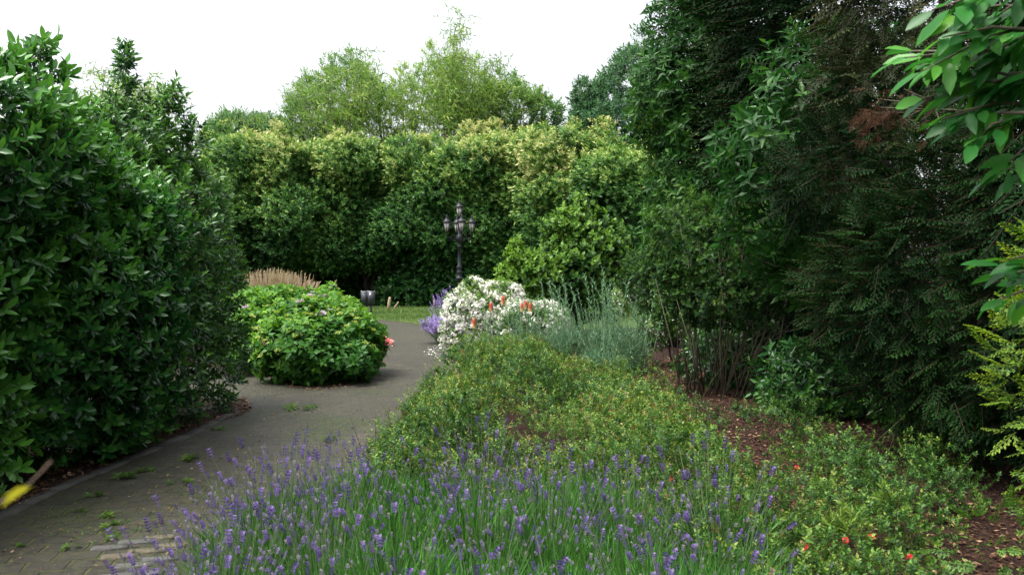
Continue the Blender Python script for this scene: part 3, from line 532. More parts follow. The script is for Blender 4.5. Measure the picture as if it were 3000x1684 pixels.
branch('glossy bright laurel branch hanging in at the top right corner', [((3060, 250), (2700, 190), 22), ((3060, 160), (2650, 170), 18), ((3080, 30), (2780, 40), 20), ((3060, -40), (2730, 30), 14), ((3060, 90), (2760, 110), 20), ((3040, 310), (2800, 330), 12),
       ((3060, 210), (2880, 260), 18), ((3080, -20), (2900, 60), 20), ((2900, 190), (2660, 150), 10), ((3060, 230), (2700, 290), 16), ((3060, 300), (2760, 350), 14), ((3060, 60), (2700, 210), 16), ((3080, -60), (2840, -20), 14), ((3040, 100), (2900, 170), 16)], 131)
branch('short laurel twig with a few drooping leaves below the corner branch', [((3040, 330), (2830, 370), 9), ((2960, 350), (2850, 420), 7), ((3060, 420), (2960, 470), 8)], 132)
branch('two dark laurel leaves poking in at the right edge above the golden thuja', [((3080, 500), (2930, 500), 6), ((3060, 540), (2950, 470), 4)], 133)
branch('laurel twig with long bright leaves at the right edge, mid height', [((3100, 800), (2930, 775), 8), ((3080, 860), (2920, 880), 8), ((3060, 830), (2940, 800), 6), ((3080, 770), (2960, 760), 5)], 134)
# golden thuja at the right edge
goldT = [spray_t(150 + s, 13, 4, fan=.42, lw=.075, droop=.1) for s in range(4)]
leafy('golden_thuja', 'yellow-green young thuja down the right edge of the picture', 'conifer', 'golden', goldT,
      [((3.0, 4.1, 1.0), (.48, .6, .55), 2.2), ((2.92, 4.0, .62), (.42, .45, .28), 2.2), ((3.12, 4.3, 1.6), (.46, .5, .5), 2.2)], 620, .16, (3.2, 4.3, 0), None, 141, up=.25, lumpy=.25, freq=3.0, back=.2, r0=.03, zmin=.25, toneamp=.25)
leafy('golden_thuja', 'low golden thuja sprigs lying over the mulch in the bottom right corner', 'conifer', 'golden', goldT,
      [((2.42, 4.1, .30), (.28, .25, .2), 2.2), ((2.75, 3.9, .2), (.35, .3, .18), 2.2)], 120, .13, (2.7, 4.1, 0), None, 142, up=.05, lumpy=.25, freq=3.0, back=.4, r0=.012, zmin=.03, toneamp=.2)

# ------------------------------------------------------------ shrubs on the right of the path, middle distance
rndT = [shoot_t(9, 1.9, 1, .75, 1, (78, 30), 160 + s, tipbright=.5, droop=.2) for s in range(4)]
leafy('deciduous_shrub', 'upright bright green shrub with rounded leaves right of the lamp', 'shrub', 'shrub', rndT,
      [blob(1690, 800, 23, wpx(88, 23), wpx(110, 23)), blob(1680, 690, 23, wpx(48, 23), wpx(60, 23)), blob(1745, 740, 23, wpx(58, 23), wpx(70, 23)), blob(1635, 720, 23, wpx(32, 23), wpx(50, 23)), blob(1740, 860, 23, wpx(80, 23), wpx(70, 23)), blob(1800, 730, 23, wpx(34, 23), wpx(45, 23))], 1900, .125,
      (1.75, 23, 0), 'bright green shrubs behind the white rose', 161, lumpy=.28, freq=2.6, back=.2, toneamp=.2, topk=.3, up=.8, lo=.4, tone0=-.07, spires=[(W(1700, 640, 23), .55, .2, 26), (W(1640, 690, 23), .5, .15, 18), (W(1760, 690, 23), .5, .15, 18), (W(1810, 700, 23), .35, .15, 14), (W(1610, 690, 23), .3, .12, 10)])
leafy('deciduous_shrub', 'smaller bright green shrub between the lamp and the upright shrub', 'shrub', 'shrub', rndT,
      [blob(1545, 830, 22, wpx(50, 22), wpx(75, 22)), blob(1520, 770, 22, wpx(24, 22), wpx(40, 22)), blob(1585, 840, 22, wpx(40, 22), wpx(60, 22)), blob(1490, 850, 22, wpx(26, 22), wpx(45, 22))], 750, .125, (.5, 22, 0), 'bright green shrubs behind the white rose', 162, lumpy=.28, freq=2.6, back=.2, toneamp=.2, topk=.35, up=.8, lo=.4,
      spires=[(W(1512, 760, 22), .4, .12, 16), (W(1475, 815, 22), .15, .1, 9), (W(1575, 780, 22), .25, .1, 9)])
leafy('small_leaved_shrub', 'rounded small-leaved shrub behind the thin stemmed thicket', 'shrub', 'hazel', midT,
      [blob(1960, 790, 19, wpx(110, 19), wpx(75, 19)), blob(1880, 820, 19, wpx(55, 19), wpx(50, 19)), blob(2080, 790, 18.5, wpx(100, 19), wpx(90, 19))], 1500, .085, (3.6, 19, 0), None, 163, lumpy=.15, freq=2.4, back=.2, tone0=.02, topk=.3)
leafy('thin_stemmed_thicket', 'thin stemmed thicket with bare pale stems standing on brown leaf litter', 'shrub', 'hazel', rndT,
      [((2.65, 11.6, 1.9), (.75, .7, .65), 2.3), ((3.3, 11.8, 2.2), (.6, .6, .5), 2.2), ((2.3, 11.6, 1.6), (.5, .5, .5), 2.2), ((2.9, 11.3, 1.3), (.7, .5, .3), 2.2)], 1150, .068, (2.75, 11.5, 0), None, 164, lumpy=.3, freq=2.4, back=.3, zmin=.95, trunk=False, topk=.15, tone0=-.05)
th = [o for o in C.objects if o.name.startswith('thin_stemmed')][0]; sg = Geo(); gs = np.random.default_rng(9)
for k in range(32):
    a = A([gs.uniform(2.2, 3.2), gs.uniform(11.0, 11.9), 0]); b = A([a[0] + gs.normal() * .28 + (a[0] - 2.7) * .5, a[1] + gs.normal() * .2, gs.uniform(1.2, 2.4)])
    sg.tube([a, a * .5 + b * .5 + gs.normal(size=3) * .05, b], [gs.uniform(.007, .013), .008, .003], 5)
for k in range(14):
    a = A([gs.uniform(2.9, 3.4), gs.uniform(11, 11.8), gs.uniform(.1, .6)]); b = a + A([gs.uniform(.3, 1.0), 0, gs.uniform(.2, .7)])
    sg.tube([a, a * .5 + b * .5 + A([0, 0, .12]), b], [.006, .005, .002], 4)
for k in range(8):
    sg.tube([A([2.85, 11.4, 0]), A([gs.uniform(2.6, 3.3), 11.5, 1.2]), A([gs.uniform(2.3, 3.5), 11.6, 2.1])], [.012, .009, .003], 5)
sg.build('stems', M['palebark'], th, True, origin=(2.75, 11.5, 0))
yl = leafy('yellow_leaved_seedling', 'small yellow-green seedling glowing between the thin stems', 'plant', 'golden', midT, [(tuple(W(2105, 870, 14)), (.22, .2, .28), 2)], 70, .07, tuple(W(2105, 870, 14) * A([1, 1, 0])), None, 165, zmin=.2, r0=.01)
# flowering bushes
def flower_t(seed=0, n=5, cup=.5):
    g = np.random.default_rng(seed); ps = []
    for k in range(n):
        a = 2 * math.pi * k / n + g.uniform(-.2, .2); d = A([cup * .6, math.cos(a), math.sin(a)]); ps.append(xf(leaf_t(.5, .5, 0, .1, -.1, rnd=g.uniform(.2, .8)), (0, 0, 0), d, (1, 0, 0)))
    ps.append(xf(leaf_t(.28, .3, 0, .1, 0, rnd=.3), (.05, 0, 0), (.7, .6, 0), (0, 0, 1)))
    return join_t(ps)
flT = [flower_t(s) for s in range(4)]
flBall = [join_t([xf(flower_t(s * 7 + k), g_, g_, (.1, .2, 1)) for k, g_ in enumerate(unit(np.random.default_rng(s).normal(size=(6, 3))) * .55)]) for s in range(4)]
def rosebush(label, blobs, nl, nf, base, seed, fs=.075, group=None, up=.2, flmat='white', tone0=0.0):
    t = leafy('rose_bush', label, 'rose bush', 'rose', [shoot_t(8, 1.8, 1, .55, 1, (75, 35), 170 + s) for s in range(3)], blobs, nl, .055, base, group, seed, lumpy=.12, freq=3, back=.4, zmin=.03, crown_name='foliage', r0=.02, toneamp=.12, tone0=tone0)
    g = np.random.default_rng(seed + 4); P, N, U = crown(blobs, nf, .86, .16, 3, seed, .04, .3)
    cl = lump(P, 4.2, seed + 8) > -.6; P, N = P[cl] + N[cl] * .03, N[cl]
    ge = Geo(); X = unit(N + .35 * g.normal(size=N.shape) + A([0, 0, up])); ge.scatterv(flBall if fs > .05 else flT, P, X, ups(X, g, .8), fs * g.uniform(.6, 1.25, len(P)), g.normal(size=len(P)) * .1, seed)
    o = tag(ge.build('flowers', M[flmat], t, origin=base), kind='stuff'); return t
D = 17.3
rosebush('large mound of white roses spilling onto the path in front of the lamp', [blob(1370, 960, D, wpx(72, D), wpx(110, D), .55), blob(1420, 905, D, wpx(72, D), wpx(72, D), .6), blob(1450, 970, D, wpx(80, D), wpx(80, D), .6), blob(1385, 850, D, wpx(32, D), wpx(32, D), .3), blob(1475, 880, D, wpx(55, D), wpx(48, D), .5)],
         1700, 1900, (-.75, D, 0), 171, fs=.064)
D = 16.6
rosebush('lower white rose behind the orange poker flowers', [blob(1540, 945, D, wpx(80, D), wpx(55, D), .45), blob(1610, 945, D, wpx(60, D), wpx(52, D), .45)], 700, 640, (.5, D, 0), 172, fs=.062)
D = 19.5
rosebush('straggling rose with scattered white blooms behind the silvery stems', [blob(1860, 880, D, wpx(60, D), wpx(48, D), .5), blob(1960, 900, D, wpx(70, D), wpx(55, D), .5)], 800, 55, (3, D, 0), 173, fs=.09, tone0=.1)
D = 15
rosebush('thin bush dotted with small white flowers above the bare leaf litter', [blob(1990, 920, D, wpx(90, D), wpx(65, D), .5), blob(1920, 960, D, wpx(50, D), wpx(55, D), .4), blob(2070, 880, D, wpx(60, D), wpx(50, D), .4)], 900, 170, (2.9, D, 0), 174, fs=.045)
# catmint clump and its pale seed heads
cmt = []
def spikes_plant(name, label, cat, loc, n, rad, h, fmat, lean=(0, 0), seed=0, fl=.35, wd=.013, leaves=300, lmat='silver', group=None, spread=.55, flfrac=1.0):
    g = np.random.default_rng(seed); t = thing(name, label, cat, loc, group); st, fw = Geo(), Geo()
    an = g.uniform(0, 6.28, n); rr = rad * g.random(n) ** .5; B = np.stack([rr * np.cos(an) * .45, rr * np.sin(an) * .45, 0 * rr], 1)
    hh = h * g.uniform(.7, 1.08, n) * (1 - .25 * (rr / rad) ** 2); T = B + np.stack([rr * np.cos(an) * spread + lean[0], rr * np.sin(an) * spread + lean[1], hh], 1) + g.normal(size=(n, 3)) * A([.03, .03, .02])
    d = T - B; L = np.linalg.norm(d, axis=1)
    st.scatter(stem_t((0, 0, 0), (1, 0, 0), .004, .0025, rnd=.99), B, d, np.tile(A([.1, .9, .2]), (n, 1)), L)
    u = g.random(leaves) * .75; i = g.integers(0, n, leaves); P = B[i] + d[i] * u[:, None]
    X = unit(unit(d[i]) + .55 * g.normal(size=(leaves, 3))); st.scatter(leaf_t(1, .12, 0, .05, .1, rnd=.45), P, X, unit(g.normal(size=(leaves, 3))), .10 * g.uniform(.6, 1.4, leaves), g.normal(size=leaves) * .2)
    st.build('stems', M[lmat], t)
    if fmat:
        fn = join_t([xf(leaf_t(.16, .13, 0, .2, 0, rnd=.35 + .3 * math.sin(k * 5.1)), (k / 14, 0, 0), (.6, math.cos(k * 2.4), math.sin(k * 2.4)), (1, .1, .1)) for k in range(14)])
        m = int(n * flfrac); fw.scatter(fn, T[:m] - d[:m] * fl * .3, d[:m], np.tile(A([.1, .9, .2]), (m, 1)), L[:m] * fl * g.uniform(.7, 1.2, m), g.normal(size=m) * .15); tag(fw.build('flower_spikes', M[fmat], t), kind='stuff')
    return t
x, y, _ = G(1300, 1010)
spikes_plant('catmint', 'hazy purple catmint clump at the path edge left of the white roses', 'plant', (x + .02, y + .6, 0), 330, .48, .5, 'catmint', (-.02, -.1), 181, fl=.5, spread=.6)
spikes_plant('russian_sage', 'thin pale grey plumes rising behind the purple catmint', 'plant', (x + .18, y + 2.4, 0), 60, .4, 1.05, 'catmint', (-.25, 0), 182, fl=.3, spread=.7, lmat='silver')
# silvery-green perovskia in front of the roses
pvL = ['silvery green sage clump just right of the white rose mound', 'silvery sage clump below the orange poker flowers', 'tall silvery sage with thin upright wands, third from the white roses', 'dense blue-green sage clump in the middle of the row',
       'loose silvery sage with leaning wands near the right end', 'blue-green sage at the right end of the row', 'low silvery sage in front of the row, right of centre', 'small silvery sage tuft at the left foot of the row']
for i, (px, py, h, r, nn) in enumerate(((1475, 1035, .68, .42, 90), (1545, 1045, .75, .45, 90), (1640, 1045, .95, .42, 80), (1720, 1035, 1.0, .45, 80), (1800, 1030, 1.1, .42, 70), (1850, 1045, .95, .4, 70), (1760, 1065, .6, .4, 60), (1440, 1055, .45, .3, 60))):
    x, y, _ = G(px, py + 50); gp_ = np.random.default_rng(i)
    h *= 1.24
    o = spikes_plant('sage', pvL[i], 'plant', (x, y, 0), int(nn * 1.4), r, h * .82, None, (-.08, 0), 190 + i, leaves=1900, spread=.6, group='silvery sage plants across the bed')
    ge = Geo(); st_ = shoot_t(34, 14, 1, .22, 0, (50, 25), 500 + i, tipbright=.1, stem=False); st_ = join_t([st_, stem_t((-3, 0, 0), (14, 0, 0), .09, .05)])
    k = 16 if h > .7 else 7; X = unit(np.c_[gp_.normal(size=k) * .22 - .12, gp_.normal(size=k) * .2, np.ones(k)]); B_ = np.c_[gp_.normal(size=(k, 2)) * r * .4, np.full(k, h * .35)]
    ge.scatter(st_, B_, X, np.tile(A([.1, .9, .2]), (k, 1)), h * .056 * gp_.uniform(.5, 1.3, k), .12 + 0 * B_[:, 0]); ge.build('wands', M['silver'], o)
# red hot pokers
def poker(label, px, py, D, bpx, bpy):
    tip = W(px, py, D); b = G(bpx, bpy); b = A([b[0], tip[1] + .15, 0]); t = thing('poker_flower', label, 'flower', tuple(b), 'orange poker flowers')
    s = Geo(); mid = (tip + b) / 2 + A([-(tip[0] - b[0]) * .12, 0, .0]); end = tip - A([0, 0, .085]); s.tube([b, mid, end], [.008, .007, .006], 5, rnd=.5)
    s.build('stalk', plain_mat('poker_stalk', (.06, .10, .035), .6), t, True, origin=tuple(b))
    f = Geo(); g = np.random.default_rng(int(px))
    f.lathe(end, [(.008, -.005), (.020, .02), (.022, .08), (.016, .12), (.003, .145)], 8, rnd=.5); fl = leaf_t(1, .32, 0, .2, .1, rnd=0)
    for k in range(70):
        u = k / 69; a = 2.4 * k; f.addt((lambda q: (q[0], q[1], np.full(4, .02 + .85 * u)))(xf(fl, end + A([.014 * math.cos(a), .014 * math.sin(a), u * .135]), (math.cos(a), math.sin(a), -1.1 + 1.4 * u), (0, 0, 1), .038 * (1.15 - .5 * u))))
    f.build('flower_head', M['poker'], t, origin=tuple(b)); return t
for a in (('lowest orange poker flower beside the path at the foot of the white roses', 1355, 1030, 14.2, 1375, 1075), ('orange poker flower in front of the middle of the white rose mound', 1388, 942, 14.4, 1395, 1060), ('orange poker flower with yellow base, second from top left', 1438, 895, 14.6, 1440, 1060),
          ('highest orange poker flower, on a leaning stalk', 1474, 876, 14.6, 1560, 1060), ('left one of the three clustered orange poker flowers', 1529, 896, 14.8, 1525, 1060), ('middle and paler one of the three clustered poker flowers', 1540, 888, 15.1, 1545, 1060), ('right one of the three clustered orange poker flowers', 1553, 896, 14.8, 1560, 1060)): poker(*a)
# poker foliage: strappy leaves
for i, (x, y) in enumerate(((-.62, 14.4), (.25, 14.8))):
    ge = Geo(); g = np.random.default_rng(200 + i); n = 60; an = g.uniform(0, 6.28, n); X = unit(np.stack([np.cos(an), np.sin(an), g.uniform(.8, 2.4, n)], 1))
    bl = join_t([leaf_t(1, .05, 2, .3, .35, rnd=.5)]); ge.scatter(bl, A([x, y, 0]) + g.normal(size=(n, 3)) * A([.07, .07, 0]), X, np.tile(A([0, 0, 1.]), (n, 1)), .6 * g.uniform(.6, 1.1, n), g.normal(size=n) * .15)
    o = ge.build('strappy_plant', M['silver'], origin=(x, y, 0)); tag(o, ['strappy blue-green leaf clump under the left poker flowers', 'strappy blue-green leaf clump under the three clustered pokers'][i], 'plant')

# ------------------------------------------------------------ hydrangeas and feather grass
hyT = [shoot_t(8, 1.3, 1, .62, 1, (82, 35), 210 + s, tipbright=.45, droop=.3, fold=.1) for s in range(5)]
umb = [join_t([xf(leaf_t(.22, .2, 0, .2, .2, rnd=.3 + .5 * g_.random()), p_, unit(A([p_[0], p_[1], .2]) + 1e-3), (0, 0, 1)) for p_ in np.c_[g_.normal(size=(26, 2)) * .2, g_.uniform(.0, .14, 26)]] + [stem_t((0, 0, -.35), (0, 0, .02), .02, .02, .5), stem_t((0, 0, -.05), (0, 0, .05), .15, .48, .5, 8)]) for g_ in [np.random.default_rng(s) for s in range(4)]]
def hydrangea(label, blobs, n, nb, base, seed, size=.12, mauve=3, pinks=()):
    t = leafy('hydrangea', label, 'shrub', 'hydrangea', hyT, blobs, n, size, base, 'hydrangeas on the left of the path', seed, lumpy=.16, freq=2.6, back=.2, zmin=.08, toneamp=.16, topk=.3, up=.6, crown_name='foliage', r0=.02, tone0=-.02, zn=.7, hollow=(3.0, .45))
    g = np.random.default_rng(seed + 1)
    for nm, m, k, lo in (('flower_bud', 'lime', nb, .99), ('faded_flower', 'mauve', mauve * 5, .98)):
        P, N, U = crown(blobs, k * 2, lo, .08, 2.6, seed + 31 + k, .2, 0); sel = N[:, 2] > (-.3 if m == 'lime' else .55); P, N = P[sel][:k] + N[sel][:k] * .13, N[sel][:k]
        if m == 'mauve': P, N = P[:mauve], N[:mauve]
        for p_, n_ in zip(P, N): head(t, nm, m, p_, n_ * .6 + A([0, 0, 1.0]) + .25 * g.normal(size=3), (.085 if m == 'lime' else .17) * g.uniform(.7, 1.4), base, g)
    for p in pinks: head(t, 'pink_flower', 'pink', A(p), A([0, -.5, 1.]), .2, base, g)
    return t
heads = {}
def head(t, nm, m, p, z, sc_, base, g):
    key = (m, int(g.integers(0, 4)))
    if key not in heads:
        q = Geo(); q.addt(umb[key[1]]); o = q.build(nm, M[m]); heads[key] = o.data
    else:
        o = bpy.data.objects.new(nm, heads[key]); C.objects.link(o)
    o.parent = t; o.location = p - A(base); o.scale = (sc_,) * 3; o.rotation_euler = Vector(unit(A(z))).to_track_quat('Z', 'Y').to_euler()
D = 13.2
hydrangea('big rounded hydrangea with lime buds at the near end of the path island', [blob(900, 1020, D, wpx(122, D), wpx(80, D), .9, 2.2), blob(1005, 1000, D + .5, wpx(95, D), wpx(78, D), .9, 2.2), blob(880, 950, D + .5, wpx(95, D), wpx(55, D), .6), blob(960, 1060, D - .2, wpx(130, D), wpx(48, D), .7), blob(1080, 1010, D + .9, wpx(34, D), wpx(55, D), .5), blob(985, 930, D + .9, wpx(50, D), wpx(34, D), .5)], 1550, 75, (W(945, 980, D)[0], D, 0), 211, mauve=3,
          pinks=[W(1135, 1003, 13.9), W(785, 1003, 12.6)])
D = 15.5
hydrangea('hydrangea behind the near one with pale faded heads on top', [blob(820, 935, D, wpx(140, D), wpx(72, D), 1.0, 2.3), blob(930, 920, D + .8, wpx(70, D), wpx(48, D), .9), blob(760, 905, D, wpx(55, D), wpx(40, D), .5)], 1150, 50, (W(860, 900, D)[0], D, 0), 212, mauve=8)
D = 14.2
hydrangea('shaded hydrangea against the end of the left laurel hedge', [blob(725, 1000, D, wpx(65, D), wpx(85, D), .7, 2.4), blob(700, 945, D + 1, wpx(80, D), wpx(65, D), .9)], 750, 25, (W(735, 900, D)[0], D, 0), 213, mauve=4)
D = 19
hydrangea('hydrangea farthest along the path with sprigs standing up beside the bin', [blob(1000, 930, D, wpx(46, D), wpx(36, D), .8), blob(950, 930, D, wpx(60, D), wpx(60, D), .6), blob(960, 880, D, wpx(18, D), wpx(30, D), .3)], 750, 60, (W(1010, 900, D)[0], D, 0), 214, mauve=2)
fgx, fgy, _ = W(800, 850, 22)
ft = thing('feather_grass', 'tall feather grass clump with buff pink plumes behind the hydrangeas', 'grass', (fgx, fgy, 0)); st, fw = Geo(), Geo(); g = np.random.default_rng(221); n = 800
bx = g.normal(size=n) * .38; by = g.normal(size=n) * .25; B = np.stack([bx, by, 0 * bx], 1); T = B + np.stack([bx * .5 + g.normal(size=n) * .06, by * .3, g.uniform(1.05, 1.85, n) - .35 * np.abs(bx)], 1); d = T - B; L = np.linalg.norm(d, axis=1)
st.scatter(stem_t((0, 0, 0), (1, 0, 0), .003, .002, rnd=.6), B, d, np.tile(A([.1, .9, .2]), (n, 1)), L, g.normal(size=n) * .2)
fw.scatter(join_t([xf(leaf_t(.3, .06, 0, .2, 0, rnd=.5), (k / 9 * .8, 0, 0), (1, .22 * math.cos(k * 2.4), .22 * math.sin(k * 2.4)), (0, .1, 1)) for k in range(9)]), T - d * .16, d, np.tile(A([.1, .9, .2]), (n, 1)), .24 * g.uniform(.7, 1.3, n), g.normal(size=n) * .2)
st.build('blades', M['reed'], ft); tag(fw.build('plumes', M['plume'], ft), kind='stuff')
# second small grass clump at the right of it
ft2 = thing('feather_grass', 'small arching pink-tipped grass just right of the tall feather grass', 'grass', tuple(W(893, 850, 22) * A([1, 1, 0]))); st, fw = Geo(), Geo(); n = 90
an = g.uniform(0, 6.28, n); T = np.stack([.35 * np.cos(an) * g.random(n) + .1, .3 * np.sin(an), g.uniform(.9, 1.45, n)], 1); B = T * .12 * A([1, 1, 0]); d = T - B; L = np.linalg.norm(d, axis=1)
st.scatter(stem_t((0, 0, 0), (1, 0, 0), .003, .002, rnd=.5), B, d, np.tile(A([.1, .9, .2]), (n, 1)), L)
fw.scatter(join_t([xf(leaf_t(.3, .12, 0, .2, 0, rnd=.6), (k / 9 * .8, 0, 0), (1, .5 * math.cos(k * 2.4), .5 * math.sin(k * 2.4)), (0, .1, 1)) for k in range(9)]), T - d * .1, d + A([.4, 0, 0]), np.tile(A([.1, .9, .2]), (n, 1)), .18 * g.uniform(.7, 1.3, n), g.normal(size=n) * .2)
st.build('blades', M['reed'], ft2); tag(fw.build('plumes', M['plume'], ft2), kind='stuff')

# ------------------------------------------------------------ rose ground cover on the right bed
def inpoly(P, poly):
    x, y = P[:, 0], P[:, 1]; ins = np.zeros(len(P), bool); j = len(poly) - 1
    for i in range(len(poly)):
        xi, yi = poly[i]; xj, yj = poly[j]; c = ((yi > y) != (yj > y)) & (x < (xj - xi) * (y - yi) / (yj - yi + 1e-12) + xi); ins ^= c; j = i
    return ins
gp = lambda px, py, z=.35: tuple(G(px, py, z)[:2])
cover = [(-1.2, 5.6), (-1.3, 7), (-1.1, 9.0), (-1.15, 10.6), gp(1345, 1060), gp(1420, 1015), gp(1600, 1005), gp(1880, 1010), gp(1990, 1080), gp(2060, 1110), gp(2200, 1130, .3), gp(2270, 1170, .3), gp(2420, 1260, .3), gp(2620, 1290, .2), gp(2860, 1400, .2), gp(2700, 1560, .2), (2.3, 3.0), (1.8, 2.0), (1.3, 2.0), (1.1, 3.2), (.8, 4.4), (.3, 5.0), (-.6, 5.2)]
coverT = [shoot_t(9, 2.6, 1, .55, 0, (75, 40), 230 + s, tipbright=.5) for s in range(5)]
g = np.random.default_rng(231); n = 90000
P = np.c_[g.uniform(-2, 4, n), g.uniform(2, 15, n), np.zeros(n)]; P = P[inpoly(P, cover)]
h = .36 + .30 * lump(P, 1.2, 232) + .20 * lump(P, 3.0, 233) + .18 * np.exp(-((P[:, 0] + .5) / .7) ** 2) * (P[:, 1] > 5.6)
gap = lump(P, 1.15, 239) ; g_ = np.random.default_rng(3)
holes = [(gp(2180, 1290, 0), .62), (gp(2240, 1400, 0), .58), (gp(2320, 1500, 0), .40), (gp(1540, 1340, 0), .2), (gp(2310, 1130, 0), 1.15), (gp(2430, 1180, 0), 1.1), (gp(2520, 1240, 0), .8), (gp(2600, 1330, 0), .66), (gp(2660, 1430, 0), .5), (gp(1400, 1160, .1), .6), (gp(1650, 1230, .1), .5), (gp(1850, 1150, .1), .6), (gp(2760, 1540, 0), .7), (gp(2050, 1180, 0), .5), (gp(2420, 1330, 0), .3)]
for (hx, hy), hr in holes: h = h * np.clip(((P[:, 0] - hx) ** 2 * 1.6 + (P[:, 1] - hy) ** 2 * .5) ** .5 / hr * .9 - .25, .03, 1)
edge = np.clip((P[:, 0] + 1.35) / .5, .35, 1); h = np.clip(h, .05, 1) * edge * (1 - .45 * np.clip((P[:, 0] - 1.1) / 1.4, 0, 1))
sparse = np.clip((P[:, 0] - .9) / 1.3, 0, .78)
far = np.clip((P[:, 1] - 4) / 9, 0, 1)
keep = (g.random(len(P)) > sparse) & ((lump(P, 2.6, 251) < .42) | (g.random(len(P)) < .3)) & (g.random(len(P)) < 1.0 - .45 * far) & (h > .055); P, h = P[keep], h[keep]
strip = [tuple(G(*q)[:2]) for q in ((2180, 1085), (2330, 1070), (2560, 1130), (2700, 1290), (2860, 1440), (3000, 1560), (3000, 1684), (2700, 1684), (2640, 1500), (2480, 1350), (2330, 1290), (2200, 1190))]
strip2 = [tuple(G(*q)[:2]) for q in ((2130, 1290), (2260, 1270), (2330, 1400), (2420, 1560), (2330, 1600), (2220, 1500), (2140, 1390))]
ins = (inpoly(P, strip) & (lump(P, 3.2, 271) < .9)) | (inpoly(P, strip2) & (lump(P, 3.2, 272) < .7)); kk = ~ins | (g.random(len(P)) < .05); P, h = P[kk], h[kk]
P = P[:34000]; h = h[:34000]; P[:, 2] = h * (1 - .75 * g.random(len(P)) ** 2.0)
X = unit(g.normal(size=P.shape) * .75 + A([-.1, 0, .75])); tone = .13 * lump(P, 2.2, 234) + .18 * lump(P, .8, 236) + g.normal(size=len(P)) * .15 + .01
ge = Geo(); ge.scatterv(coverT, P, X, ups(X, g, .5, 0), (.0235 + .007 * np.clip(P[:, 1] - 5, 0, 6) / 6) * g.uniform(.7, 1.35, len(P)), tone, 5)
# taller leafy wands standing out of the mass
q = P[g.integers(0, len(P), 1500)].copy(); q = q[lump(q, 1.6, 252) > -.2]; q[:, 2] += g.uniform(.02, .10, len(q)); X = unit(g.normal(size=q.shape) * .4 + A([-.1, 0, 1.0]))
ge.scatterv([shoot_t(13, 6, 1, .5, 0, (70, 40), 260 + k, tipbright=.5) for k in range(3)], q, X, ups(X, g, .5, 0), .026 * g.uniform(.7, 1.3, len(q)), .15 * lump(q, 1.2, 253) + g.normal(size=len(q)) * .12 + .08, 6)
# arching twigs
for k in range(420):
    q = P[g.integers(0, len(P))]; a = A([q[0], q[1], .02]); b = a + A([g.normal() * .2, g.normal() * .2, g.uniform(.3, .62)]); ge.tube([a, (a + b) / 2 + g.normal(size=3) * .03, b], [.003, .0025, .001], 3, rnd=.99)
cov = ge.build('rose_ground_cover', M['rose']); tag(cov, 'low tangled small-leaved rose ground cover filling the bed right of the path', 'ground cover', kind='stuff')
# individual small roses with red blooms in the near right of the bed
smallT = [shoot_t(9, 2.2, 1, .6, 1, (75, 40), 240 + s, tipbright=.4) for s in range(3)]
redL = ['low rose bush with one red bloom at the top edge of the lavender', 'low rose bush with a red bloom close to the lavender spikes', 'small rose bush with a coral bloom left of the mulch gap', 'low rose bush with a bright red bloom right of the mulch gap', 'rose bush with a red bloom in the middle of the near bed',
        'rose bush with a red bloom at the bottom edge right of the lavender', 'sparse rose bush with a small red bloom in the bottom right', 'low rose bush with two small red blooms near the bright green weed']
for i, fl in enumerate([[(1856, 1365)], [(1966, 1400)], [(2103, 1350)], [(2335, 1368)], [(2403, 1473)], [(2360, 1600)], [(2663, 1627)], [(2478, 1580), (2555, 1570)]]):
    hh = .42; q = G(fl[0][0], fl[0][1], hh); b = (q[0], q[1], 0)
    t = leafy('low_rose_bush', redL[i], 'rose bush', 'rose', smallT, [((q[0], q[1], .2), (.3, .3, .2), 2)], 170, .026, b, 'small red roses in the near bed', 241 + i, lumpy=.3, freq=6, back=1, zmin=.02, r0=.006, crown_name='foliage', lo=.2)
    for (x, y) in fl:
        p = G(x, y, hh); f = Geo(); X = A([[0, -.7, .7]]); f.scatter(flBall[i % 4], A([p]), X, A([[0, .7, .7]]), A([.020])); f.build('red_flower', M['red'], t, origin=b)
for i, (px, py, lb) in enumerate(((2420, 1330, 'small sparse rose on the mulch, below the open patch of bark'), (2560, 1440, 'sparse rose at the mulch edge in front of the dark yew'), (2700, 1350, 'thin dark-stemmed rose at the foot of the golden thuja'), (2500, 1370, 'small rose between two dark mulch gaps'), (2640, 1540, 'sprawling rose beside the bottom right mulch corner'), (2760, 1440, 'wispy rose beneath the yew skirt, farthest right'), (2330, 1250, 'young rose with upright shoots at the edge of the open mulch'))):
    q = G(px, py, .15); b = (q[0], q[1], 0)
    leafy('low_rose_bush', lb, 'rose bush', 'rose', smallT, [((q[0], q[1], .18), (.34, .34, .22), 2)], 230, .027, b, 'young roses on the mulch', 270 + i, lumpy=.35, freq=6, back=1, zmin=.02, r0=.006, crown_name='foliage', lo=.1, tone0=-.05)
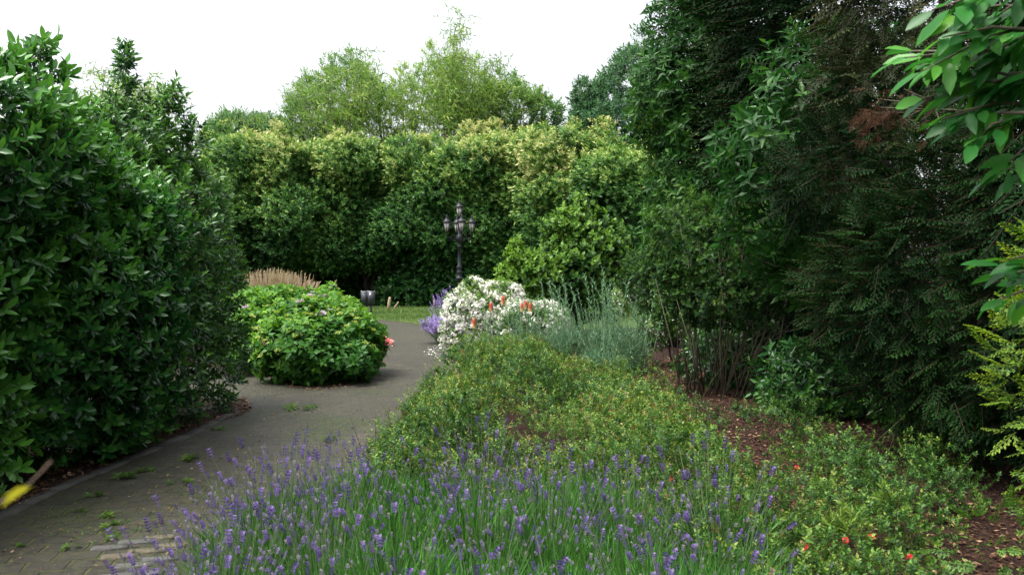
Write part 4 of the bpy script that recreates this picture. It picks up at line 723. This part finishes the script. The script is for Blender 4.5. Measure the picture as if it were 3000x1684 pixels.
# bright weeds and pale tall stalks in the bed
wdT = shoot_t(10, 1.2, 1, .22, 1, (65, 20), 250, tipbright=.2)
for i, (px, py, z) in enumerate(((2005, 1325, .4), (2480, 1530, .38), (2440, 1560, .3), (2600, 1470, .3))):
    q = G(px, py, z); ge = Geo(); k = 7; g = np.random.default_rng(i); X = unit(g.normal(size=(k, 3)) * .35 + A([0, 0, 1])); P = A([0, 0, z]) + g.normal(size=(k, 3)) * A([.03, .03, .04]) - A([0, 0, .06])
    ge.scatter(wdT, P, X, unit(g.normal(size=(k, 3))), .07, .25 + 0 * P[:, 0]); ge.tube([(0, 0, 0), (0, 0, z - .03)], [.005, .003], 5, rnd=.5)
    o = ge.build('tall_weed', M['weed']); o.location = (q[0], q[1], 0)
    tag(o, ['bright green narrow-leaved weed standing near the far tip of the lavender', 'bright green spiky weed in the near right of the rose bed', 'pale weed just left of the bright spiky weed', 'leafy weed beside the mulch in the lower right'][i], 'weed')

# ------------------------------------------------------------ lavender
def lav_variant(seed, name='lavender_plant', n=210, leaves=1500, h=.56, fn=.62):
    g = np.random.default_rng(seed); t = thing(name, '', 'lavender', (0, 0, 0), 'lavender plants along the near edge of the bed'); st, fw = Geo(), Geo()
    # foliage: narrow upright leaves
    an = g.uniform(0, 6.28, leaves); rr = .28 * g.random(leaves) ** .5; B = np.stack([rr * np.cos(an), rr * np.sin(an), g.uniform(0, .27, leaves) * (1.1 - rr * 1.8)], 1)
    X = unit(np.stack([rr * np.cos(an) * 1.8, rr * np.sin(an) * 1.8, np.full(leaves, .62)], 1) + g.normal(size=(leaves, 3)) * .2)
    st.scatter(leaf_t(1, .045, 0, .02, .12, rnd=.45), B, X, unit(g.normal(size=(leaves, 3))), .20 * g.uniform(.6, 1.4, leaves), g.normal(size=leaves) * .2)
    # flower stalks
    an = g.uniform(0, 6.28, n); rr = .26 * g.random(n) ** .5; B = np.stack([rr * np.cos(an) * .6, rr * np.sin(an) * .6, np.full(n, .1)], 1)
    hh = h * g.uniform(.55, 1.18, n); T = np.stack([rr * np.cos(an) * 1.55, rr * np.sin(an) * 1.55, hh * (1 - .45 * rr)], 1) + g.normal(size=(n, 3)) * .02
    d = T - B; L = np.linalg.norm(d, axis=1); Z = np.tile(A([.1, .9, .2]), (n, 1))
    st.scatter(stem_t((0, 0, 0), (1, 0, 0), .0036, .0022, rnd=.99), B, d, Z, L)
    def spike(s, rows, bright):
        q = np.random.default_rng(s); ps = []
        for k in range(rows):
            x = k / rows; rad = .17 * math.sin(math.pi * (.15 + .75 * x)) + .05
            for j in range(6):
                a = 6.28 * j / 6 + k * .5 + q.uniform(-.3, .3); ps.append(xf(leaf_t(q.uniform(.18, .3), .17, 0, .3, 0, rnd=bright + q.uniform(-.2, .2)), (x, 0, 0), (.75, math.cos(a), math.sin(a)), (1, .1, .1)))
                ps[-1] = (ps[-1][0] + A([0, math.cos(a), math.sin(a)]) * rad * .35, ps[-1][1], ps[-1][2])
        return join_t(ps)
    m = int(n * fn); sp = [spike(1, 5, .35), spike(2, 6, .45), spike(3, 4, .5)]
    fw.scatterv(sp, T[:m] - d[:m] * .02, d[:m], Z[:m], .046 * g.uniform(.5, 1.45, m), g.normal(size=m) * .12, seed)
    fw.scatterv([spike(4, 5, .8), spike(5, 4, .85)], T[m:] - d[m:] * .02, d[m:], Z[m:], .026 * g.uniform(.7, 1.2, n - m), g.normal(size=n - m) * .06, seed)   # spent grey heads
    low = m // 4
    fw.scatterv(sp[2:], B[:low] + d[:low] * .88, d[:low], Z[:low], .02 * g.uniform(.7, 1.2, low), g.normal(size=low) * .12, seed)
    st.build('foliage', M['lavleaf'], t); tag(fw.build('flower_spikes', M['lavflower'], t), kind='stuff'); return t
protos = [lav_variant(300, n=36, fn=.34, leaves=2700), lav_variant(301, n=100, fn=.38, leaves=1000, h=.60), lav_variant(302, n=26, fn=.25, leaves=2900, h=.52)]
spots = []
g = np.random.default_rng(310)
lav = [(-1.12, 2.35), (-1.08, 3.25), (-1.05, 4.15), (-1.0, 5.0), (1.0, 2.4), (.95, 3.1), (.55, 3.9), (-.05, 4.35), (-.55, 4.75), (-.7, 5.4)]
yy = 2.15
while yy < 5.35:
    xr = np.interp(yy, [2.1, 3.2, 4.2, 5.2, 5.8], [1.3, 1.12, .95, .65, .2]); xl = np.interp(yy, [2.1, 4.5, 5.6], [-1.2, -1.38, -1.3]); xx = xl + g.uniform(0, .1)
    while xx <= xr: spots.append((xx + g.normal() * .05, yy + g.normal() * .06)); xx += .36
    yy += .38
for i, (x, y) in enumerate(spots):
    edge = x < -.9; k = 1 if edge or g.random() < .2 else (0 if g.random() < .6 else 2)
    o = protos[k] if protos[k].get('used') is None else copy_tree(protos[k]); protos[k]['used'] = 1
    s = g.uniform(.85, 1.1); o.location = (x, y, 0); o.scale = (s, s, s * (1.0 if y > 3 else .92)); o.rotation_euler = (R(g.uniform(-4, 4)), R(-10 + g.uniform(-4, 4)), g.uniform(0, 0.9) * (1 if k != 1 else .4))
    if edge: lb = 'lavender plant with crowded purple spikes leaning over the left path edge'
    elif y < 2.9: lb = 'lavender plant at the very bottom of the picture among green stems'
    elif y > 4.9: lb = 'lavender plant at the far end of the drift where it meets the roses'
    else: lb = 'lavender plant in the middle of the drift, purple and spent grey heads mixed'
    o['label'] = lb; o['group'] = 'lavender, ' + ('path edge' if edge else 'bottom row' if y < 2.9 else 'far end' if y > 4.9 else 'middle')
for p in protos:
    if 'used' in p: del p['used']
for o in C.objects:
    if 'used' in o: del o['used']

# ------------------------------------------------------------ lawn grass, litter, weeds, petals
g = np.random.default_rng(320); n = 60000; P = np.c_[g.uniform(-12, 6, n), g.uniform(26, 40.5, n), np.zeros(n)]
lp = [g2(820, 930), g2(1000, 931), g2(1060, 932), g2(1140, 940), g2(1210, 947), g2(1260, 961), g2(1400, 975), (6, 30), (6, 40.5), (-12, 40.5)]
P = P[inpoly(P, lp)]; P[:, 2] = .005; n = len(P); X = unit(np.c_[g.normal(size=(n, 2)) * .5, np.ones(n)]); ge = Geo(); ge.scatter(leaf_t(1, .16, 0, .05, .2, rnd=.5), P, X, unit(g.normal(size=(n, 3))), .11 * g.uniform(.5, 1.5, n), g.normal(size=n) * .15 + .2 * lump(P, .5, 3))
tag(ge.build('grass', M['grass']), 'short mown grass of the far lawn', 'grass', kind='stuff')
def litter(name, label, poly, n, size, mat, seed, z=.012, tone=0.0, cat='litter', clump=0.0, ts=None):
    g = np.random.default_rng(seed); xs = [p[0] for p in poly]; ys = [p[1] for p in poly]
    P = np.c_[g.uniform(min(xs), max(xs), n), g.uniform(min(ys), max(ys), n), np.full(n, z)]; P = P[inpoly(P, poly)]
    if clump: P = P[lump(P, 2.2, seed + 1) + g.normal(size=len(P)) * .3 > clump]
    P[:, 2] += g.random(len(P)) * .015; k = len(P); X = unit(np.c_[g.normal(size=(k, 2)), g.normal(size=k) * .15]); Z = unit(A([0, 0, 1.]) + g.normal(size=(k, 3)) * .3)
    ge = Geo(); ge.scatterv(ts or [leaf_t(1, .45, 1, .2, .1, rnd=.5), leaf_t(1, .2, 0, .2, .1, rnd=.4), leaf_t(1, .6, 1, -.2, .2, rnd=.6)], P, X, Z, size * g.uniform(.5, 1.4, k), g.normal(size=k) * .25 + tone, seed)
    return tag(ge.build(name, M[mat]), label, cat, kind='stuff')
litter('leaf_litter', 'bark chips and brown fallen leaves over the mulch bed', [(1.2, 16), (4.2, 16), (5, 5), (3.5, 2.5), (1.6, 2.5), (.8, 9)], 42000, .038, 'litter', 330, tone=-.12)
litter('leaf_litter', 'pale tan fallen leaves under the thin stemmed thicket', [gp(1960, 1000, 0), gp(2220, 950, 0), gp(2280, 1080, 0), gp(2000, 1110, 0), gp(1930, 1060, 0)], 1500, .10, 'litter', 331, tone=.18)
litter('leaf_litter', 'brown leaf litter under the left laurel hedge', [(-3.5, 4), (-3.45, 8.8), (-3.1, 9.9), (-4.4, 9.5), (-4.6, 4)], 5200, .05, 'litter', 332, tone=.05)
litter('leaf_litter', 'brown fallen leaves round the foot of the near hydrangea', [g2(740, 1090), g2(860, 1142), g2(960, 1145), g2(1070, 1118), g2(1130, 1070), g2(1100, 1020), g2(780, 1040)], 4200, .05, 'litter', 333, z=.014)
litter('leaf_litter', 'small heap of brown leaves on the path at the corner of the hedge', [g2(680, 1180), g2(720, 1165), g2(735, 1200), g2(700, 1225)], 900, .05, 'litter', 334, z=.014)
litter('leaf_litter', 'scattered pale scraps and fallen leaves on the paving', [(-3.2, 3), (-1.2, 3), (-1.1, 12), (-1, 14.5), (-2.6, 17), (-2.8, 11)], 2200, .026, 'litter', 335, tone=.35, z=.010)
litter('fallen_petals', 'white fallen petals on the path below the white roses', [g2(1260, 1010), g2(1330, 1020), g2(1370, 1080), g2(1300, 1068), g2(1240, 1040)], 260, .045, 'white', 336, z=.012, cat='petals')
litter('moss', 'yellow-green moss tufts growing in the paving joints', [(-3.3, 3), (-1.4, 3), (-1.3, 9), (-1.2, 12), (-3.0, 12)], 70000, .014, 'weed', 337, z=.006, tone=-.2, cat='moss', clump=.55)
big = Geo(); gl = np.random.default_rng(340)
for i, (px, py) in enumerate(((2385, 1103), (2500, 1125), (2290, 1100), (2430, 1118), (2370, 1232), (2345, 1220), (2705, 1527), (2190, 1010), (2120, 1040), (2060, 1045), (2230, 1030))):
    p = G(px, py); ge = Geo(); ge.addt(xf(leaf_t(1, .42, 2, .25, .3, rnd=.85), (0, 0, 0), (1, gl.normal() * .3, 0), (0, gl.normal() * .3, 1), 1)); o = ge.build('dead_leaf', M['litter'], smooth=True)
    o.location = (p[0], p[1], .03); s = .17 + .04 * gl.random(); o.scale = (s, s, s); o.rotation_euler = (gl.uniform(-.2, .2), gl.uniform(-.2, .2), gl.uniform(-.6, .6)); tag(o, 'curled pale tan dead leaf lying on the dark mulch', 'dead leaf', 'large dead leaves on the mulch')
wt = shoot_t(9, .3, 1, .35, 1, (85, 55), 350, stem=False, tipbright=.1)
wl = [(385, 1395, .10, 'leafy weed at the kerb below the laurel hedge'), (425, 1385, .07, 'small weed on the kerb just right of the leafy weed'), (560, 1345, .08, 'yellow-green weed near the hedge corner joint'), (275, 1458, .06, 'small upright seedling in the paving near the kerb'), (300, 1515, .06, 'star-shaped weed in the dark paving below the seedling'),
      (320, 1545, .05, 'flat moss-coloured weed under the star-shaped one'), (530, 1415, .07, 'yellowish weed in the middle of the path width'), (850, 1200, .12, 'bright tuft of grass on the path, left one of two'), (910, 1197, .09, 'smaller tuft of grass on the path, right one of two'), (205, 1610, .05, 'low weed beside the pale paving blocks'),
      (60, 1600, .04, 'tiny rosette weed at the left bottom of the paving'), (975, 1290, .09, 'bright green weed behind the lavender tips'), (250, 1500, .05, 'thin weed in the joint left of the star-shaped weed'), (330, 1575, .05, 'weed tuft just above the pale paving blocks'), (640, 1260, .06, 'small weed at the corner of the hedge foot')]
for i, (px, py, s, lb) in enumerate(wl):
    p = G(px, py); ge = Geo(); k = 3 + i % 3; g = np.random.default_rng(400 + i); ge.scatter(wt, g.normal(size=(k, 3)) * A([s * .6, s * .6, 0]), unit(g.normal(size=(k, 3)) * .25 + A([0, 0, 1])), unit(g.normal(size=(k, 3))), s * g.uniform(.6, 1, k), g.normal(size=k) * .1)
    o = ge.build('weed', M['weed']); o.location = (p[0], p[1], .008); tag(o, lb, 'weed')

# ------------------------------------------------------------ lamp post
lx, ly, _ = W(1346, 800, 32); lp_ = thing('lamp_post', 'ornate dark iron lamp post with five lanterns at the edge of the lawn', 'lamp post', (lx, ly, 0)); ge = Geo()
ge.lathe((0, 0, 0), [(.24, 0), (.24, .10), (.19, .14), (.17, .5), (.15, .55), (.105, .62), (.10, 1.38), (.15, 1.42), (.15, 1.48), (.10, 1.52), (.085, 1.62), (.12, 1.68), (.10, 1.72), (.075, 1.78), (.11, 1.84), (.11, 1.90), (.068, 1.95), (.06, 2.58), (.095, 2.62), (.095, 2.68), (.06, 2.72), (.07, 2.78), (.13, 2.86), (.15, 2.96), (.10, 3.06), (.06, 3.12), (.05, 3.55), (.075, 3.6), (.04, 3.66)], 14)
ge.build('post', M['iron'], lp_, True)
def lantern(parent, x, y, z):
    f = Geo(); f.lathe((x, y, z), [(.02, -.18), (.03, -.12), (.018, -.06), (.05, -.02), (.075, 0)], 8); 
    for k in range(6):
        a = 2 * math.pi * k / 6 + .3; f.tube([(x + .075 * math.cos(a), y + .075 * math.sin(a), z), (x + .135 * math.cos(a), y + .135 * math.sin(a), z + .34)], .011, 5)
    f.lathe((x, y, z), [(.135, .335), (.145, .335), (.145, .355), (.13, .355)], 6, rot=.3)
    fo = f.build('lantern_frame', M['iron'], parent)
    q = Geo(); q.lathe((x, y, z), [(.068, .005), (.126, .335)], 6, rot=.3); q.build('glass', M['glass'], fo)
    q = Geo(); q.lathe((x, y, z), [(.175, .35), (.17, .375), (.11, .43), (.085, .47), (.06, .5), (.07, .52), (.035, .55), (.045, .575), (.012, .61), (.004, .66)], 6, rot=.3); q.build('lantern_roof', M['iron'], fo)
for ang in (14, 104, 194, 284):
    a = R(ang); r = .47; ca, sa = math.cos(a), math.sin(a); q = Geo()
    pts = [(.05, 2.92), (.16, 2.84), (.27, 2.90), (.36, 2.98), (.45, 2.95), (.48, 2.99), (.47, 3.06)]
    q.tube([(p * ca, p * sa, z) for p, z in pts], [.026, .024, .02, .02, .018, .016, .018], 6)
    q.tube([((.22 + .07 * math.cos(t)) * ca, (.22 + .07 * math.cos(t)) * sa, 3.0 + .07 * math.sin(t)) for t in np.linspace(-2.2, 3.4, 9)], .014, 5)
    q.tube([((.36 + .05 * math.cos(t)) * ca, (.36 + .05 * math.cos(t)) * sa, 2.9 + .05 * math.sin(t)) for t in np.linspace(.5, 6, 9)], .011, 5)
    q.build('bracket', M['iron'], lp_, True); lantern(lp_, r * ca, r * sa, 3.19)
lantern(lp_, 0, 0, 3.76)
# ------------------------------------------------------------ litter bin, stakes, trough
bx, by, _ = W(1078, 860, 34); bt = thing('litter_bin', 'grey metal twin litter bin on a post at the lawn edge', 'bin', (bx, by, 0)); 
q = Geo(); q.box((-.13, 0, .66), (.26, .34, .50), 0, .8); q.build('bin_body', M['bin'], bt); q = Geo(); q.box((.14, -.02, .66), (.27, .36, .50), 0, .8); s_ = q.build('bin_body', M['bin'], bt)
for cx in (-.13, .14):
    q = Geo(); q.tube([(cx + .145 * math.cos(t), .18 * math.sin(t), .925 + .02 * math.cos(t * 2)) for t in np.linspace(0, 6.28, 13)], .014, 5); q.build('rim', M['binlight'], bt, True)
q = Geo(); q.box((.12, -.215, .80), (.05, .008, .09)); q.build('sticker', M['sticker'], bt)
q = Geo(); q.tube([(.12, .0, 0), (.12, .0, .42)], .045, 8); q.tube([(-.2, 0, .38), (.2, 0, .38)], .02, 6); q.build('post', M['bin'], bt, True)
for (px, py, h, r, ln, lb) in ((1138, 912, .62, .075, .06, 'thick short cut wooden stump at the lawn edge right of the bin'), (1152, 912, .42, .04, .22, 'thin leaning cut stake beside the wooden stump')):
    p = G(px, py); q = Geo(); q.tube([(0, 0, 0), (ln * .4, 0, h * .5), (ln, 0, h * .93), (ln + .01, 0, h)], [r, r * .9, r * .8, r * .45], 8); o = q.build('wooden_stump', M['wood'], None, True); o.location = (p[0], p[1], 0); tag(o, lb, 'stump')
p = G(1272, 905); q = Geo(); q.tube([(0, 0, 0), (0, 0, .45)], .03, 6); o = q.build('wooden_stake', M['wood'], None, True); o.location = (p[0], p[1], 0); tag(o, 'thin pale stake in the shade left of the lamp post', 'stake')
tx, ty, _ = W(1488, 880, 19.5); tr_ = thing('stone_trough', 'weathered pale trough partly hidden behind the white rose mound', 'trough', (tx, ty, 0)); q = Geo(); q.box((0, 0, .48), (.26, .4, .95), 0, .85); q.build('trough_body', M['trough'], tr_); q = Geo(); q.box((.01, 0, .985), (.34, .5, .06)); q.build('rim', M['trough'], tr_)
# ------------------------------------------------------------ blurred near twig at the lower left
a, b, c = W(150, 1350, .62), W(85, 1420, .60), W(-40, 1500, .57); tt = thing('near_twig', 'blurred brown twig with a yellow leaf very close at lower left', 'twig', tuple(c)); q = Geo(); q.tube([a, b, W(30, 1455, .59), c, W(-260, 1600, .5)], [.0008, .001, .0013, .0016, .0018], 6); q.build('twig', M['twig'], tt, True, origin=tuple(c))
q = Geo(); l0 = W(95, 1425, .59); q.addt(xf(leaf_t(1, .32, 2, .3, .25, rnd=.5), l0, W(0, 1468, .57) - l0, (0, -.6, .8), .022)); q.tube([l0, W(55, 1432, .585), W(10, 1458, .58)], [.0007, .0018, .0009], 6); q.build('yellow_leaf', M['twigleaf'], tt, True, origin=tuple(c))
